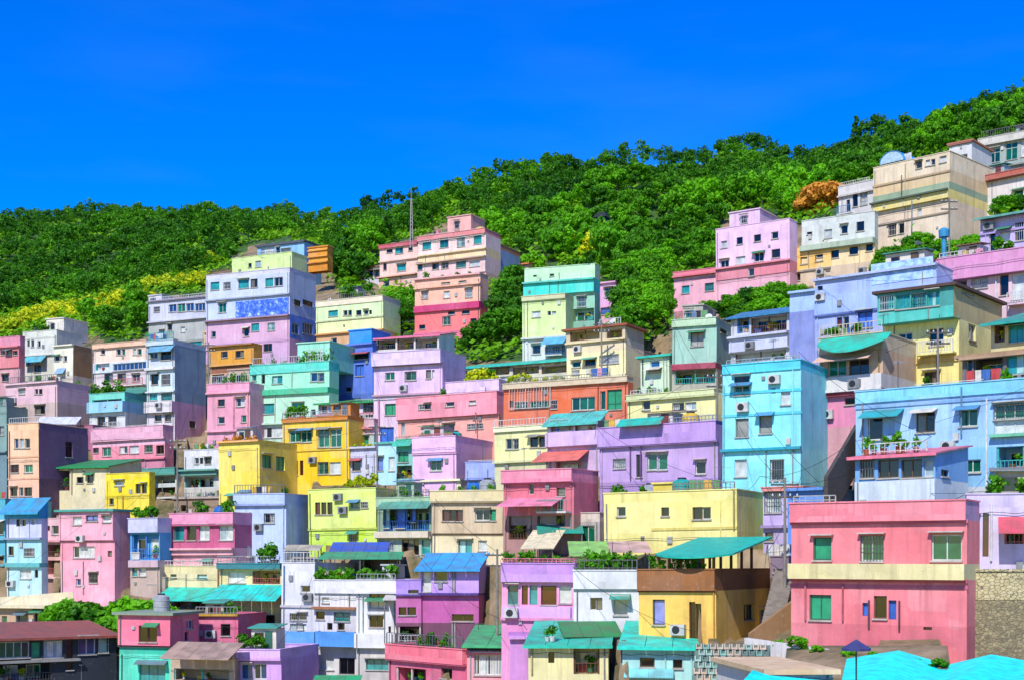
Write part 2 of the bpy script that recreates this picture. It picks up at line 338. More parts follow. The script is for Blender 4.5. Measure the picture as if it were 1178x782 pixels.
# loose things, one mesh set of each kind, copied afterwards
def leaf_cluster(mb, c, r, n, s, rnd, mi=0, flat=.8):
    for _ in range(n):
        d = Vector((rnd.gauss(0, 1), rnd.gauss(0, 1), rnd.gauss(0, 1))); d.normalize()
        rr = r * (.55 + .5 * rnd.random()); p = Vector(c) + Vector((d.x * rr, d.y * rr, d.z * rr * flat))
        nrm = (d + Vector((rnd.gauss(0, .5), rnd.gauss(0, .5), rnd.gauss(0, .5)))).normalized()
        a = nrm.orthogonal().normalized(); a = (Matrix.Rotation(rnd.random() * 6.28, 3, nrm) @ a); b = nrm.cross(a); q = s * (.6 + .8 * rnd.random())
        mb.quad(p - a * q - b * q * .6, p + a * q - b * q * .6, p + a * q + b * q * .6, p - a * q + b * q * .6, mi)
PROTO = {}
POTC = {'terracotta': 'b5623c', 'white': 'dcdcd8', 'blue': '2f6fb8', 'dark': '3a3c40', 'red': 'c23b32', 'green': '2f8a5c'}
def potted(potcol, kind, loc, label, group, s=1.0):
    key = (potcol, kind)
    if key not in PROTO:
        rnd = random.Random(hash(key) % 1000 + 3 * len(PROTO))
        p = MB(); p.lathe([(.15, 0), (.21, .3), (.23, .3), (.23, .36), (.18, .36)], 10)
        f = MB()
        for k in range(5):
            leaf_cluster(f, (rnd.uniform(-.2, .2), rnd.uniform(-.2, .2), .55 + rnd.random() * .5), .24, 26, .075, rnd)
        for k in range(4): f.bar((0, 0, .3), (rnd.uniform(-.2, .2), rnd.uniform(-.2, .2), .85), .012, 0, 4)
        PROTO[key] = (p.mesh('pot', plain(POTC[potcol], .7, 0, 'glazed_pot')), f.mesh('foliage', [{'green': LEAFD, 'dark': LEAFD, 'yellow': LEAFY, 'orange': LEAFO}[kind]]))
    pm, fm = PROTO[key]
    e = empty('potted_plant', loc, random.random() * 6, label, 'potted plant', group); e.scale = (s, s, s)
    link('pot', pm, e); link('foliage', fm, e)
    return e
def tank(loc, col, colname, where, s=1.0):
    if ('tank', col) not in PROTO:
        b = MB(); b.lathe([(.62, .0), (.66, .06), (.66, .5), (.69, .53), (.66, .56), (.66, 1.0), (.69, 1.03), (.66, 1.06), (.62, 1.35), (.35, 1.5)], 18)
        l = MB(); l.lathe([(.3, 1.49), (.3, 1.6), (.26, 1.63)], 12)
        PROTO['tank', col] = (b.mesh('body', plain(col, .4, 0, 'tank_plastic')), l.mesh('lid', plain('2b2f36', .5, 0, 'tank_lid')))
    bm, lm = PROTO['tank', col]
    e = empty('water_tank', loc, 0, 'round %s water tank on the roof of the %s' % (colname, where), 'water tank', 'water tanks on the roofs'); e.scale = (s, s, s)
    link('body', bm, e); link('lid', lm, e)
def dish(loc, where):
    if 'dish' not in PROTO:
        b = MB(); b.bar((0, 0, 0), (0, 0, .9), .03)
        d = MB()
        pr = [(.02, 0), (.18, .03), (.33, .1), (.42, .18)]
        d.lathe(pr, 14); d.lathe([(r_ - .012, z + .01) for r_, z in pr[1:]], 14); d.bar((0, 0, .02), (0, 0, .4), .012)
        me = d.mesh('dish', plain('e4e6e4', .4, 0, 'dish_enamel')); me.transform(Matrix.Translation((0, -.08, .9)) @ Matrix.Rotation(R(55), 4, 'X'))
        PROTO['dish'] = (b.mesh('mast', plain('6a6a68', .5, .6, 'steel')), me)
    e = empty('satellite_dish', loc, random.uniform(-.6, .6), 'small pale satellite dish on the roof of the %s' % where, 'satellite dish', 'satellite dishes on the roofs')
    e.scale = (.75, .75, .75); link('mast', PROTO['dish'][0], e); link('dish', PROTO['dish'][1], e)
def antenna(loc, where):
    if 'ant' not in PROTO:
        b = MB(); b.bar((0, 0, 0), (0, 0, 2.4), .025, 0, 5); c = MB(); c.bar((0, -.6, 2.3), (0, .6, 2.3), .014, 0, 4)
        for k in range(6): c.bar((-.35 + .03 * k, -.55 + k * .22, 2.3), (.35 - .03 * k, -.55 + k * .22, 2.3), .01, 0, 4)
        PROTO['ant'] = (b.mesh('mast', plain('6a6a68', .5, .6, 'steel')), c.mesh('aerial', plain('a8a8a6', .4, .6, 'steel')))
    e = empty('tv_antenna', loc, random.uniform(0, 3), 'thin tv antenna on the roof of the %s' % where, 'antenna', 'antennas on the roofs')
    link('mast', PROTO['ant'][0], e); link('aerial', PROTO['ant'][1], e)
CLOTH = ['d8dde2', 'c94a4a', '3f6fb4', 'e0b64a', '6aa06a', '2c3144', 'e39ab4', 'efe9da']
def laundry(loc, rz, w, where):
    e = empty('laundry_rack', loc, rz, 'washing on a thin rack, %s' % where, 'laundry', 'laundry racks on terraces')
    f = MB()
    for x in (-w / 2, w / 2):
        f.bar((x, -.3, 0), (x, 0, 1.35), .02); f.bar((x, .3, 0), (x, 0, 1.35), .02)
    f.bar((-w / 2, 0, 1.35), (w / 2, 0, 1.35), .018); f.build('rack', plain('9a9c9c', .4, .5, 'steel'), e)
    x = -w / 2 + .1
    while x < w / 2 - .3:
        q = random.uniform(.3, .6); h = random.uniform(.5, .95); c = MB()
        for k in range(4):
            xa = x + q * k / 4; xb = x + q * (k + 1) / 4; ya = .03 * math.sin(k * 2.1); yb = .03 * math.sin((k + 1) * 2.1)
            c.hexa([(xa, ya - .02, 1.35 - h), (xb, yb - .02, 1.35 - h), (xb, yb, 1.35 - h), (xa, ya, 1.35 - h)], [(xa, -.03, 1.38), (xb, -.03, 1.38), (xb, .03, 1.38), (xa, .03, 1.38)])
        tag(c.build('cloth', plain(random.choice(CLOTH), .9, 0, 'cloth'), e), None, None); x += q + .06

HOUSES = {}
def H(sd, label, x0, x1, yt, zones, feats='', th=None, D=None, x2=None, dep=None, roof='par', par=None, cat='house', name='house', pc=None, found=3.5, deco=True):
    Z = []
    for q in zones.split():
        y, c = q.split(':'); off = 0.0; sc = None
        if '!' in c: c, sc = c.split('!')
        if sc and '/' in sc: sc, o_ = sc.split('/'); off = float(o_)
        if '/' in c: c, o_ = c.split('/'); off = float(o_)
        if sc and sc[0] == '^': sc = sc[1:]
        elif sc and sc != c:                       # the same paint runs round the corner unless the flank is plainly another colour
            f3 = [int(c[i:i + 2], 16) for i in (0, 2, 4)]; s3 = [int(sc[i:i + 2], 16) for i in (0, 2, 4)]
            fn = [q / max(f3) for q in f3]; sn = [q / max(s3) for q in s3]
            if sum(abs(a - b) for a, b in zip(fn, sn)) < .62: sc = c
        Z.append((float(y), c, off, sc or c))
    yb = Z[-1][0]; xc = (x0 + x1) / 2
    if D is None: D = dist(xc, yb)
    if th is None: th = float(np.interp(xc, [0, 500, 750, 1000, 1178], [24, 25, 32, 37, 41]))
    t = R(th); P0 = at(xc, yb, D)
    ux, uy, vx, vy = math.cos(t), -math.sin(t), math.sin(t), math.cos(t)
    def ax(px, off=0.0):
        k = (px - CX) / F; bx = P0.x - off * vx; by = P0.y - off * vy
        return (k * by - bx) / (ux - k * uy)
    def zz(py, off=0.0, a=0.0):
        Y = P0.y - off * vy + a * uy
        return (HZ - py) / F * Y - P0.z
    a0, a1 = ax(x0), ax(x1)
    def bs(px):
        k = (px - CX) / F; Cx = P0.x + a1 * ux; Cy = P0.y + a1 * uy
        den = vx - k * vy
        return None if den < .02 else (k * Cy - Cx) / den
    if dep is None:
        dep = 7.0
        if x2:
            b = bs(x2); dep = min(max(b, .9), 15.0) if b and b > 0 else 7.0
    root = empty(name, P0, -t, label, cat)
    rt_ = random.Random(int(x0 * 17 + yt * 3)); root.rotation_euler = (R(rt_.uniform(-.5, .5)), R(rt_.uniform(-.6, .6)), -t)
    # which holes
    holes = {i: [] for i in range(len(Z))}; sholes = {i: [] for i in range(len(Z))}
    def zone_at(py):
        for i, q in enumerate(Z):
            if py <= q[0]: return i
        return len(Z) - 1
    tops = [yt] + [q[0] for q in Z[:-1]]
    par_h = .65 if par is None else par
    z_top = zz(yt, Z[0][2])
    H0 = z_top - zz(Z[0][0], Z[0][2])
    if roof == 'par': par_h = min(par_h, H0 * .7)
    else: par_h = 0
    roofz = z_top - par_h
    zr = []
    for i, q in enumerate(Z):
        hi = roofz if i == 0 else zr[-1][0]
        lo = zz(q[0], q[2]) if i < len(Z) - 1 else -found
        zr.append((lo, hi))
    def zone_of_px(px, py):
        a = ax(px); z = zz(py, 0, a)
        for i, (lo, hi) in enumerate(zr):
            if z >= lo: return i
        return len(zr) - 1
    later = []
    for tok in feats.split():
        k, rest = tok.split(':'); v = rest.split(',')
        if k in ('w', 'o'):
            px0, py0, px1, py1 = map(float, v[:4]); st = v[4] if len(v) > 4 else 'd'
            i = zone_of_px((px0 + px1) / 2, (py0 + py1) / 2); off = Z[i][2]; am, aM = ax(px0, off), ax(px1, off); ac = (am + aM) / 2
            zl, zh = zz(py1, off, ac), zz(py0, off, ac)
            lo, hi = zr[i]
            am = max(am, a0 + .06); aM = min(aM, a1 - .06); zl = max(zl, lo + .05); zh = min(zh, hi - .05)
            if aM - am < .12 or zh - zl < .12: continue
            if k == 'w': holes[i].append((am, aM, zl, zh, .22)); later.append(('w', i, am, aM, zl, zh, st, int(v[5]) if len(v) > 5 else None))
            else:
                dp = min(1.5, dep * .4); holes[i].append((am, aM, zl, zh, dp)); later.append(('o', i, am, aM, zl, zh, st, dp))
        elif k == 's':
            px0, py0, px1, py1 = map(float, v[:4]); st = v[4] if len(v) > 4 else 'd'
            b0, b1 = bs(px0), bs(px1)
            if b0 is None or b1 is None: continue
            bc = (b0 + b1) / 2; Y = P0.y + a1 * uy + bc * vy
            zl, zh = (HZ - py1) / F * Y - P0.z, (HZ - py0) / F * Y - P0.z
            i = next((j for j, q in enumerate(zr) if (zl + zh) / 2 >= q[0]), len(zr) - 1); lo, hi = zr[i]; b0 = max(b0, .1); b1 = min(b1, dep - .1); zl = max(zl, lo + .05); zh = min(zh, hi - .05)
            if b1 - b0 < .12 or zh - zl < .12: continue
            sholes[i].append((b0, b1, zl, zh, .22)); later.append(('s', i, b0, b1, zl, zh, st, None))
        else: later.append((k, v))
    if deco and D < 215:                     # the small extra openings such facades have
        rw = random.Random(int(x0 * 11 + yt * 5))
        for i, (lo, hi) in enumerate(zr):
            lo2 = max(lo, -.4); off = Z[i][2]
            want = int((a1 - a0) * (hi - lo2) / 8.5) - len(holes[i]) if hi - lo2 > 1.7 else 0
            for _ in range(14):
                if want <= 0: break
                w_, h_ = rw.choice([(.55, .6), (.75, .8), (1.0, .9), (.8, 1.1)]); x = rw.uniform(a0 + .4, a1 - .4 - w_); z = lo2 + rw.uniform(.55, .9)
                if x < a0 + .3 or z + h_ > hi - .2: continue
                if any(x + w_ > q[0] - .35 and x < q[1] + .35 and z + h_ > q[2] - .3 and z < q[3] + .3 for q in holes[i]): continue
                zt_, zl_ = z + h_, z
                if any(f[0] in 'aBm' and i == zone_of_px((float(f[1][0]) + float(f[1][2])) / 2, (float(f[1][1]) + float(f[1][3])) / 2) for f in later if f[0] in ('a', 'B', 'm')): continue
                holes[i].append((x, x + w_, zl_, zt_, .22)); later.append(('w', i, x, x + w_, zl_, zt_, rw.choice('ddngwb'), None)); want -= 1
    # wall mesh with real openings
    mb = MB(); mats = []; mi_of = {}
    def mi(c):
        if c not in mi_of: mi_of[c] = len(mats); mats.append(wall(c))
        return mi_of[c]
    def TF(off): return lambda a, d, z: (a, -off + d, z)
    def TS(a, d, z): return (a1 - d, a, z)
    def grid(T, amin, amax, zmin, zmax, hl, m):
        xs = sorted({amin, amax, *[h[0] for h in hl], *[h[1] for h in hl]}); zs = sorted({zmin, zmax, *[h[2] for h in hl], *[h[3] for h in hl]})
        for xa, xb in zip(xs, xs[1:]):
            for za, zb2 in zip(zs, zs[1:]):
                xm, zm = (xa + xb) / 2, (za + zb2) / 2
                if any(h[0] < xm < h[1] and h[2] < zm < h[3] for h in hl): continue
                mb.quad(T(xa, 0, za), T(xb, 0, za), T(xb, 0, zb2), T(xa, 0, zb2), m)
        for h in hl:
            xa, xb, za, zb2, d = h
            mb.quad(T(xa, 0, za), T(xb, 0, za), T(xb, d, za), T(xa, d, za), m); mb.quad(T(xa, 0, zb2), T(xb, 0, zb2), T(xb, d, zb2), T(xa, d, zb2), m)
            mb.quad(T(xa, 0, za), T(xa, d, za), T(xa, d, zb2), T(xa, 0, zb2), m); mb.quad(T(xb, 0, za), T(xb, d, za), T(xb, d, zb2), T(xb, 0, zb2), m)
            if d > .2: mb.quad(T(xa, d, za), T(xb, d, za), T(xb, d, zb2), T(xa, d, zb2), m)
    for i, (q, (lo, hi)) in enumerate(zip(Z, zr)):
        off = Z[i][2]
        grid(TF(off), a0, a1, lo, hi, holes[i], mi(q[1]))
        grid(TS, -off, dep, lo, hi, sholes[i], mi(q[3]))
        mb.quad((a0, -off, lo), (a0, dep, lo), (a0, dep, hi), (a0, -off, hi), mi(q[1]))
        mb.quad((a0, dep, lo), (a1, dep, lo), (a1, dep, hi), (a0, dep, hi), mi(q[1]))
        if i + 1 < len(Z):
            o2 = Z[i + 1][2]
            if abs(o2 - off) > .001:
                c = q[1] if off > o2 else Z[i + 1][1]
                mb.quad((a0, -off, lo), (a1, -off, lo), (a1, -o2, lo), (a0, -o2, lo), mi(c))
    o0 = Z[0][2]
    if isinstance(roof, tuple) and roof[0] == 'shed':
        rise = roof[2]
        for a in (a0, a1): mb.poly([(a, -o0, z_top), (a, dep, z_top), (a, dep, z_top + rise)], mi(Z[0][3]))
        mb.quad((a0, dep, z_top), (a1, dep, z_top), (a1, dep, z_top + rise), (a0, dep, z_top + rise), mi(Z[0][1]))
    mb.build('wall', mats, root)
    # roof
    if roof == 'par':
        rb = MB(); rb.box(a0 + .1, a1 - .1, -o0 + .1, dep - .1, roofz - .12, roofz + .02)
        rb.build('roof', plain('8f948c', .85, 0, 'roof_screed'), root)
        pb = MB(); w = .14
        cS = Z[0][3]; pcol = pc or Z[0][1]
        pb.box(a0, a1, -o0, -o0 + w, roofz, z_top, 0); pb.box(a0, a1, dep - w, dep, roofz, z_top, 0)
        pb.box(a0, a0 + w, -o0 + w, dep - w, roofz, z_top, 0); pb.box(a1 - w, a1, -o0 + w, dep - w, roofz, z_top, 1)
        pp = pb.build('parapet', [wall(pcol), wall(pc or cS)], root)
        cb = MB(); e = .05
        cb.box(a0 - e, a1 + e, -o0 - e, -o0 + w + e, z_top, z_top + .07); cb.box(a0 - e, a1 + e, dep - w - e, dep + e, z_top, z_top + .07)
        cb.box(a0 - e, a0 + w + e, -o0 + w + e, dep - w - e, z_top, z_top + .07); cb.box(a1 - w - e, a1 + e, -o0 + w + e, dep - w - e, z_top, z_top + .07)
        cb.build('coping', wall(pcol), pp)
    elif roof[0] == 'slab':
        rb = MB(); e = roof[2] if len(roof) > 2 else .3; rb.box(a0 - e, a1 + e, -o0 - e, dep + e, z_top, z_top + .2); rb.build('roof', wall(roof[1]), root)
    elif roof[0] == 'shed':
        rise, e = roof[2], roof[3] if len(roof) > 3 else .4; sl_ = rise / (dep + o0)
        rb = MB(); A = (-o0 - e, z_top - e * sl_); B = (dep + .2, z_top + rise + .2 * sl_)
        n = max(2, int((a1 - a0) / 1.0))
        for k in range(n):
            xa = a0 - .25 + (a1 - a0 + .5) * k / n; xb = a0 - .25 + (a1 - a0 + .5) * (k + 1) / n - .03
            rb.hexa([(xa, A[0], A[1] + .02), (xb, A[0], A[1] + .02), (xb, B[0], B[1] + .02), (xa, B[0], B[1] + .02)], [(xa, A[0], A[1] + .1), (xb, A[0], A[1] + .1), (xb, B[0], B[1] + .1), (xa, B[0], B[1] + .1)])
        rf = rb.build('roof', sheet(roof[1]), root)
        fb = MB(); fb.box(a0 - .27, a1 + .27, A[0] - .06, A[0] - .005, A[1] - .06, A[1] + .12); fb.build('gutter', plain(roof[1], .5, 0, 'gutter_paint'), rf)
    # features
    rnd = random.Random(int(x0 * 7 + yt * 13))
    for f in later:
        k = f[0]
        if k == 'w':
            _, i, am, aM, zl, zh, st, n = f; make_window(TF(Z[i][2]), am, aM, zl, zh, st, root, n)
        elif k == 's':
            _, i, am, aM, zl, zh, st, n = f; make_window(TS, am, aM, zl, zh, st, root, n)
        elif k == 'o':
            _, i, am, aM, zl, zh, st, dp = f; off = Z[i][2]; T = TF(off)
            w = aM - am; h = zh - zl
            n = max(1, int(round(w / 2.0))); pcol = {'b': '4a86d0', 't': '3fb7ae', 'n': '6a4428', 'r': 'b5524e', 'k': '4a4c50'}.get(st, 'dfe0da')
            for j in range(n):
                xa = am + w * (j + .18) / n; xb = am + w * (j + .82) / n
                if h > 1.0: make_window(lambda a, d, z, T=T, dp=dp: T(a, d + dp - .24, z), xa, xb, zl + .15, zl + h * .82, rnd.choice('dnkgw'), root, sill=False)
            for j in range(n + 1):
                a = am + .06 + (w - .12) * j / n; ps = MB(); tbox(ps, T, a - .05, a + .05, .08, .18, zl, zh); ps.build('post', plain(pcol, .6, 0, 'post_paint'), root)
            if h > 1.1: make_railing(T, am + .02, aM - .02, zl, min(.95, h * .45), .06, root, pcol, 'railing', .22)
            for j in range(max(1, int(w / 2.2))):
                a = rnd.uniform(am + .4, max(aM - .4, am + .45)); c_ = rnd.choice(list(BOXC))
                storage_box(root.matrix_basis @ Vector((a, -off + dp - .45, zl + .01)), -t + rnd.uniform(-.3, .3), c_, '%s storage box on the veranda of the %s' % (c_, sd), min(1.4, h * .7))
            for j in range(max(1, int(w / 1.7))):
                pc_, kd = rnd.choice(list(POTC)), rnd.choice(['green', 'dark', 'yellow'])
                a = rnd.uniform(am + .3, aM - .3); q = root.matrix_basis @ Vector((a, -off + .5, zl + .01))
                s = min(1.1, h * .6)
                potted(pc_, kd, q, '%s plant in %s pot, veranda of the %s' % (kd, pc_, sd), 'potted plants on the verandas', s)
        else:
            v = f[1]
            if k == 'l':
                y = float(v[0]); c = v[1] if len(v) > 1 and v[1] else None; out = float(v[2]) if len(v) > 2 else .3
                i = zone_at(y + .6); off = Z[i][2]; c = c or Z[i][1]; z = zz(y, off + out)
                xa, xb = (a0 - .06, a1 + .06) if len(v) < 5 else (ax(float(v[3]), off), ax(float(v[4]), off))
                m = MB(); m.box(xa, xb, -off - out, -off - .002, z - .09, z + .09); m.build('ledge', wall(c), root)
            elif k == 'a':
                px0, py0, px1, py1 = map(float, v[:4]); c = v[4]; out = float(v[5]); bulge = len(v) > 6
                i = zone_of_px((px0 + px1) / 2, (py0 + py1) / 2); off = Z[i][2]; xa, xb = ax(px0, off + out * .5), ax(px1, off + out * .5)
                zh, zl = zz(py0, off, (xa + xb) / 2), zz(py1, off + out, (xa + xb) / 2); m = MB(); n = 14 if bulge else max(2, int((xb - xa) / .9))
                def ft(tq): return out * ((.35 + .65 * math.sin(math.pi * tq) ** .8) if bulge else 1)
                for j in range(n):
                    t0, t1 = j / n, (j + 1) / n - (0 if bulge else .004)
                    p = [(xa + (xb - xa) * t0, -off - .01, zh), (xa + (xb - xa) * t1, -off - .01, zh)]
                    f0, f1 = ft(t0), ft(t1)
                    q0 = (xa + (xb - xa) * t0, -off - f0, zh + (zl - zh) * f0 / out); q1 = (xa + (xb - xa) * t1, -off - f1, zh + (zl - zh) * f1 / out)
                    lo = [q0, q1, p[1], p[0]]; m.hexa([(a, b, z - .06) for a, b, z in lo], lo)
                m.build('awning', sheet(c), root)
            elif k == 'c':
                px, py = float(v[0]), float(v[1]); i = zone_of_px(px, py); off = Z[i][2]; a = ax(px, off + .2); z = zz(py, off + .2); m = MB()
                m.box(a - .42, a + .42, -off - .36, -off - .04, z - .3, z + .3); m.box(a - .3, a - .24, -off - .3, -off, z - .36, z - .3); m.box(a + .24, a + .3, -off - .3, -off, z - .36, z - .3)
                ac = m.build('air_conditioner', plain('c9cac4', .5, 0, 'unit_enamel'), root)
                m = MB(); me_n = 14
                m.poly([(a - .08 + .23 * math.cos(6.283 * j / me_n), -off - .363, z + .23 * math.sin(6.283 * j / me_n)) for j in range(me_n)]); m.build('fan_grille', plain('23262a', .5, 0, 'grille'), ac)
            elif k == 'p':
                px, py0, py1 = map(float, v[:3]); c = v[3] if len(v) > 3 else '8a8a86'; off = max(Z[zone_at(py0 + 1)][2], Z[zone_at(py1 - 1)][2]); a = ax(px, off)
                m = MB(); m.bar((a, -off - .09, zz(py1, off)), (a, -off - .09, zz(py0, off)), .055); m.build('drain_pipe', plain(c, .5, 0, 'pipe_paint'), root)
            elif k == 'm':
                px0, py0, px1, py1 = map(float, v[:4]); i = zone_of_px((px0 + px1) / 2, (py0 + py1) / 2); off = Z[i][2]; xa, xb = ax(px0, off), ax(px1, off); xm = (xa + xb) / 2
                m = MB(); m.box(xa, xb, -off - .04, -off - .003, zz(py1, off, xm), zz(py0, off, xm)); m.build('mural', muralmat(v[4], v[5]), root)
            elif k == 'B':
                px0, py0, px1, py1 = map(float, v[:4]); c = v[4]; out = float(v[5]); off = Z[zone_at(py1 - 1)][2]; xa, xb = ax(px0, off + out), ax(px1, off + out); xm = (xa + xb) / 2
                zl, zh = zz(py1, off + out, xm), zz(py0, off + out, xm); m = MB(); y0_, y1_ = -off - out, -off - .003
                m.box(xa, xb, y0_, y1_, zl - .16, zl); m.box(xa, xb, y0_, y0_ + .08, zl, zh); m.box(xa, xa + .08, y0_ + .08, y1_, zl, zh); m.box(xb - .08, xb, y0_ + .08, y1_, zl, zh); m.build('balcony', wall(c), root)
            elif k == 'r':
                px0, px1, hp = map(float, v[:3]); c = v[3] if len(v) > 3 else 'd8d8d4'; h = hp / F * D
                make_railing(TF(o0), ax(px0, o0), ax(px1, o0), z_top + (.072 if roof == 'par' else .2), h, .08, root, c)
            elif k == 'b':
                px0, y, px1 = map(float, v[:3]); c = v[3]; st = float(v[4]); dq = float(v[5]) if len(v) > 5 else min(3.0, dep - st - .2)
                xa, xb = ax(px0, -st), ax(px1, -st); zt = zz(y, -st, (xa + xb) / 2)
                if zt < roofz + .3: zt = roofz + .5
                m = MB(); m.box(xa, xb, st, st + dq, roofz + .02, zt); rr = m.build('rooftop_room', wall(c), root)
                m = MB(); m.box(xa - .12, xb + .12, st - .12, st + dq + .12, zt, zt + .12); m.build('roof_slab', wall(c), rr)
                if xb - xa > 1.6 and zt - roofz > 1.6 and len(v) < 7:
                    xm = xa + (xb - xa) * rnd.uniform(.3, .6); make_window(lambda a, d, z: (a, st + d - .205, z), xm - .4, xm + .4, roofz + (zt - roofz) * .45, roofz + (zt - roofz) * .8, 'd', rr)
            elif k == 'v':
                px0, px1, n = float(v[0]), float(v[1]), int(v[2]); sp = v[3] if len(v) > 3 else 'green'; pcs = v[4] if len(v) > 4 else rnd.choice(list(POTC)); s = float(v[5]) if len(v) > 5 else 1.35
                for j in range(n):
                    px = px0 + (px1 - px0) * (j + .5 + rnd.uniform(-.3, .3)) / n; st = rnd.uniform(.4, .7) - o0
                    a = min(max(ax(px, -st), a0 + .4), a1 - .4); q = root.matrix_basis @ Vector((a, st, (roofz + .02 if roof == 'par' else z_top + .2)))
                    potted(pcs, sp, q, '%s shrub in %s pot along the roof of the %s' % (sp, pcs, sd), 'shrubs along the roof edge of the %s' % sd, s * rnd.uniform(.6, 1.3))
            elif k == 'T':
                px = float(v[0]); q = root.matrix_basis @ Vector((ax(px, -1.6), 1.6, roofz + .02)); tank(q, {'blue': '2a78c8', 'yellow': 'e8c23a', 'grey': 'a8acae', 'teal': '2aa79a'}[v[1]], v[1], sd, float(v[2]) if len(v) > 2 else 1)
            elif k == 'D':
                q = root.matrix_basis @ Vector((ax(float(v[0]), -.9), .9, roofz + .02)); dish(q, sd)
            elif k == 'y':
                q = root.matrix_basis @ Vector((ax(float(v[0]), -1.0), 1.0, roofz + .02)); laundry(q, -t + rnd.uniform(-.2, .2), float(v[1]) if len(v) > 1 else 2.0, 'roof of the ' + sd)
    # everyday fittings: pipes, meter boxes, air conditioners, cables, aerials
    hall = [(f[2], f[3], f[4], f[5]) for f in later if f[0] in 'wo']
    if D < 215 and a1 - a0 > 2.5 and deco:
        ztop_ = zr[0][1]
        def free(xa, xb, za, zb2): return all(xb < q[0] - .05 or xa > q[1] + .05 or zb2 < q[2] - .05 or za > q[3] + .05 for q in hall) and a0 + .1 < xa and xb < a1 - .1
        def zone_of(za, zb2):
            for i, (lo, hi) in enumerate(zr):
                if lo + .02 <= za and zb2 <= hi - .02: return i
            return None
        for _ in range(2):
            x = rnd.choice([a0 + .22, a1 - .22, rnd.uniform(a0 + .4, a1 - .4)])
            for i, (lo, hi) in enumerate(zr):
                lo_ = max(lo, -.6)
                if hi - lo_ > .8 and free(x - .08, x + .08, lo_, hi):
                    m = MB(); o_ = Z[i][2]; m.bar((x, -o_ - .07, lo_ + .02), (x, -o_ - .07, hi - .02), .04)
                    m.build('drain_pipe', plain(rnd.choice([Z[i][1], 'b8b8b0', '8c8c88']), .6, 0, 'pipe_paint'), root)
        for _ in range(5):
            x = rnd.uniform(a0 + .5, a1 - .5); z = rnd.uniform(-.3, ztop_ - .4); s = rnd.choice(['ac', 'box', 'box', 'vent']); w_, h_ = {'ac': (.42, .32), 'box': (.17, .22), 'vent': (.12, .12)}[s]
            i = zone_of(z - h_, z + h_)
            if i is None or not free(x - w_, x + w_, z - h_ - .1, z + h_): continue
            hall.append((x - w_, x + w_, z - h_, z + h_)); o_ = Z[i][2]; m = MB(); dd = {'ac': .34, 'box': .14, 'vent': .1}[s]
            m.box(x - w_, x + w_, -o_ - dd, -o_ - .01, z - h_, z + h_)
            ob = m.build({'ac': 'air_conditioner', 'box': 'meter_box', 'vent': 'vent'}[s], plain(rnd.choice(['d0d0ca', 'b4b6b4', '8a8e90']), .5, 0, 'unit_enamel'), root)
            if s == 'ac':
                m = MB(); m.poly([(x - .08 + .24 * math.cos(6.283 * j / 14), -o_ - dd - .004, z + .24 * math.sin(6.283 * j / 14)) for j in range(14)]); m.build('fan_grille', plain('23262a', .5, 0, 'grille'), ob)
        if rnd.random() < .6:
            i = rnd.randrange(len(zr)); lo, hi = zr[i]; lo = max(lo, -.5); o_ = Z[i][2]
            if hi - lo > .7:
                z = hi - .15 - rnd.random() * .3; m = MB(); n_ = 8
                for j in range(n_):
                    xa, xb = a0 + (a1 - a0) * j / n_, a0 + (a1 - a0) * (j + 1) / n_; m.bar((xa, -o_ - .13, z - .05 * math.sin(j * 2)), (xb, -o_ - .13, z - .05 * math.sin(j * 2 + 2)), .018, 0, 4)
                m.build('wall_cable', plain('2a2a2c', .6, 0, 'cable_sheath'), root)
        if ' B:' not in ' ' + feats and rnd.random() < .4 and len(zr) > 1 and a1 - a0 > 3.5:
            i = rnd.randrange(1, len(zr)); lo, hi = zr[i]; lo = max(lo, 0); o_ = Z[i][2]
            if hi - lo > 2.0:
                w_ = rnd.uniform(.35, .6) * (a1 - a0); x = rnd.choice([a0 + .15, a1 - .15 - w_]); z = lo + .1; out = rnd.uniform(.7, 1.0)
                m = MB(); m.box(x, x + w_, -o_ - out, -o_ - .003, z, z + .13); bl = m.build('balcony', wall(rnd.choice([Z[i][1], 'd8d4cc'])), root)
                cc = rnd.choice(['d8d8d4', '5a8ab8', '8a8c8c', 'c86a6a', '4aa898'])
                make_railing(lambda a, d, zz_: (a, -o_ - out + .05 + d, zz_), x + .03, x + w_ - .03, z + .13, .85, 0, bl, cc, 'railing', .2)
        if rnd.random() < .55:
            cand = [f for f in later if f[0] == 'w' and f[3] - f[2] > .7]
            for f in rnd.sample(cand, min(len(cand), rnd.randrange(1, 3))):
                xa, xb, z = f[2] - .2, f[3] + .2, f[5] + .22; o_ = Z[f[1]][2]; lo, hi = zr[f[1]]
                if z > hi - .05: continue
                m = MB(); out = rnd.uniform(.5, .85); up = [(xa, -o_ - out, z - .28), (xb, -o_ - out, z - .28), (xb, -o_ - .005, z), (xa, -o_ - .005, z)]; m.hexa([(a, b, c - .035) for a, b, c in up], up)
                m.build('awning', sheet(rnd.choice(['38b098', '4a98c8', 'c85a58', '8a9088', '389868', 'e0dccc', '6a8a98'])), root)
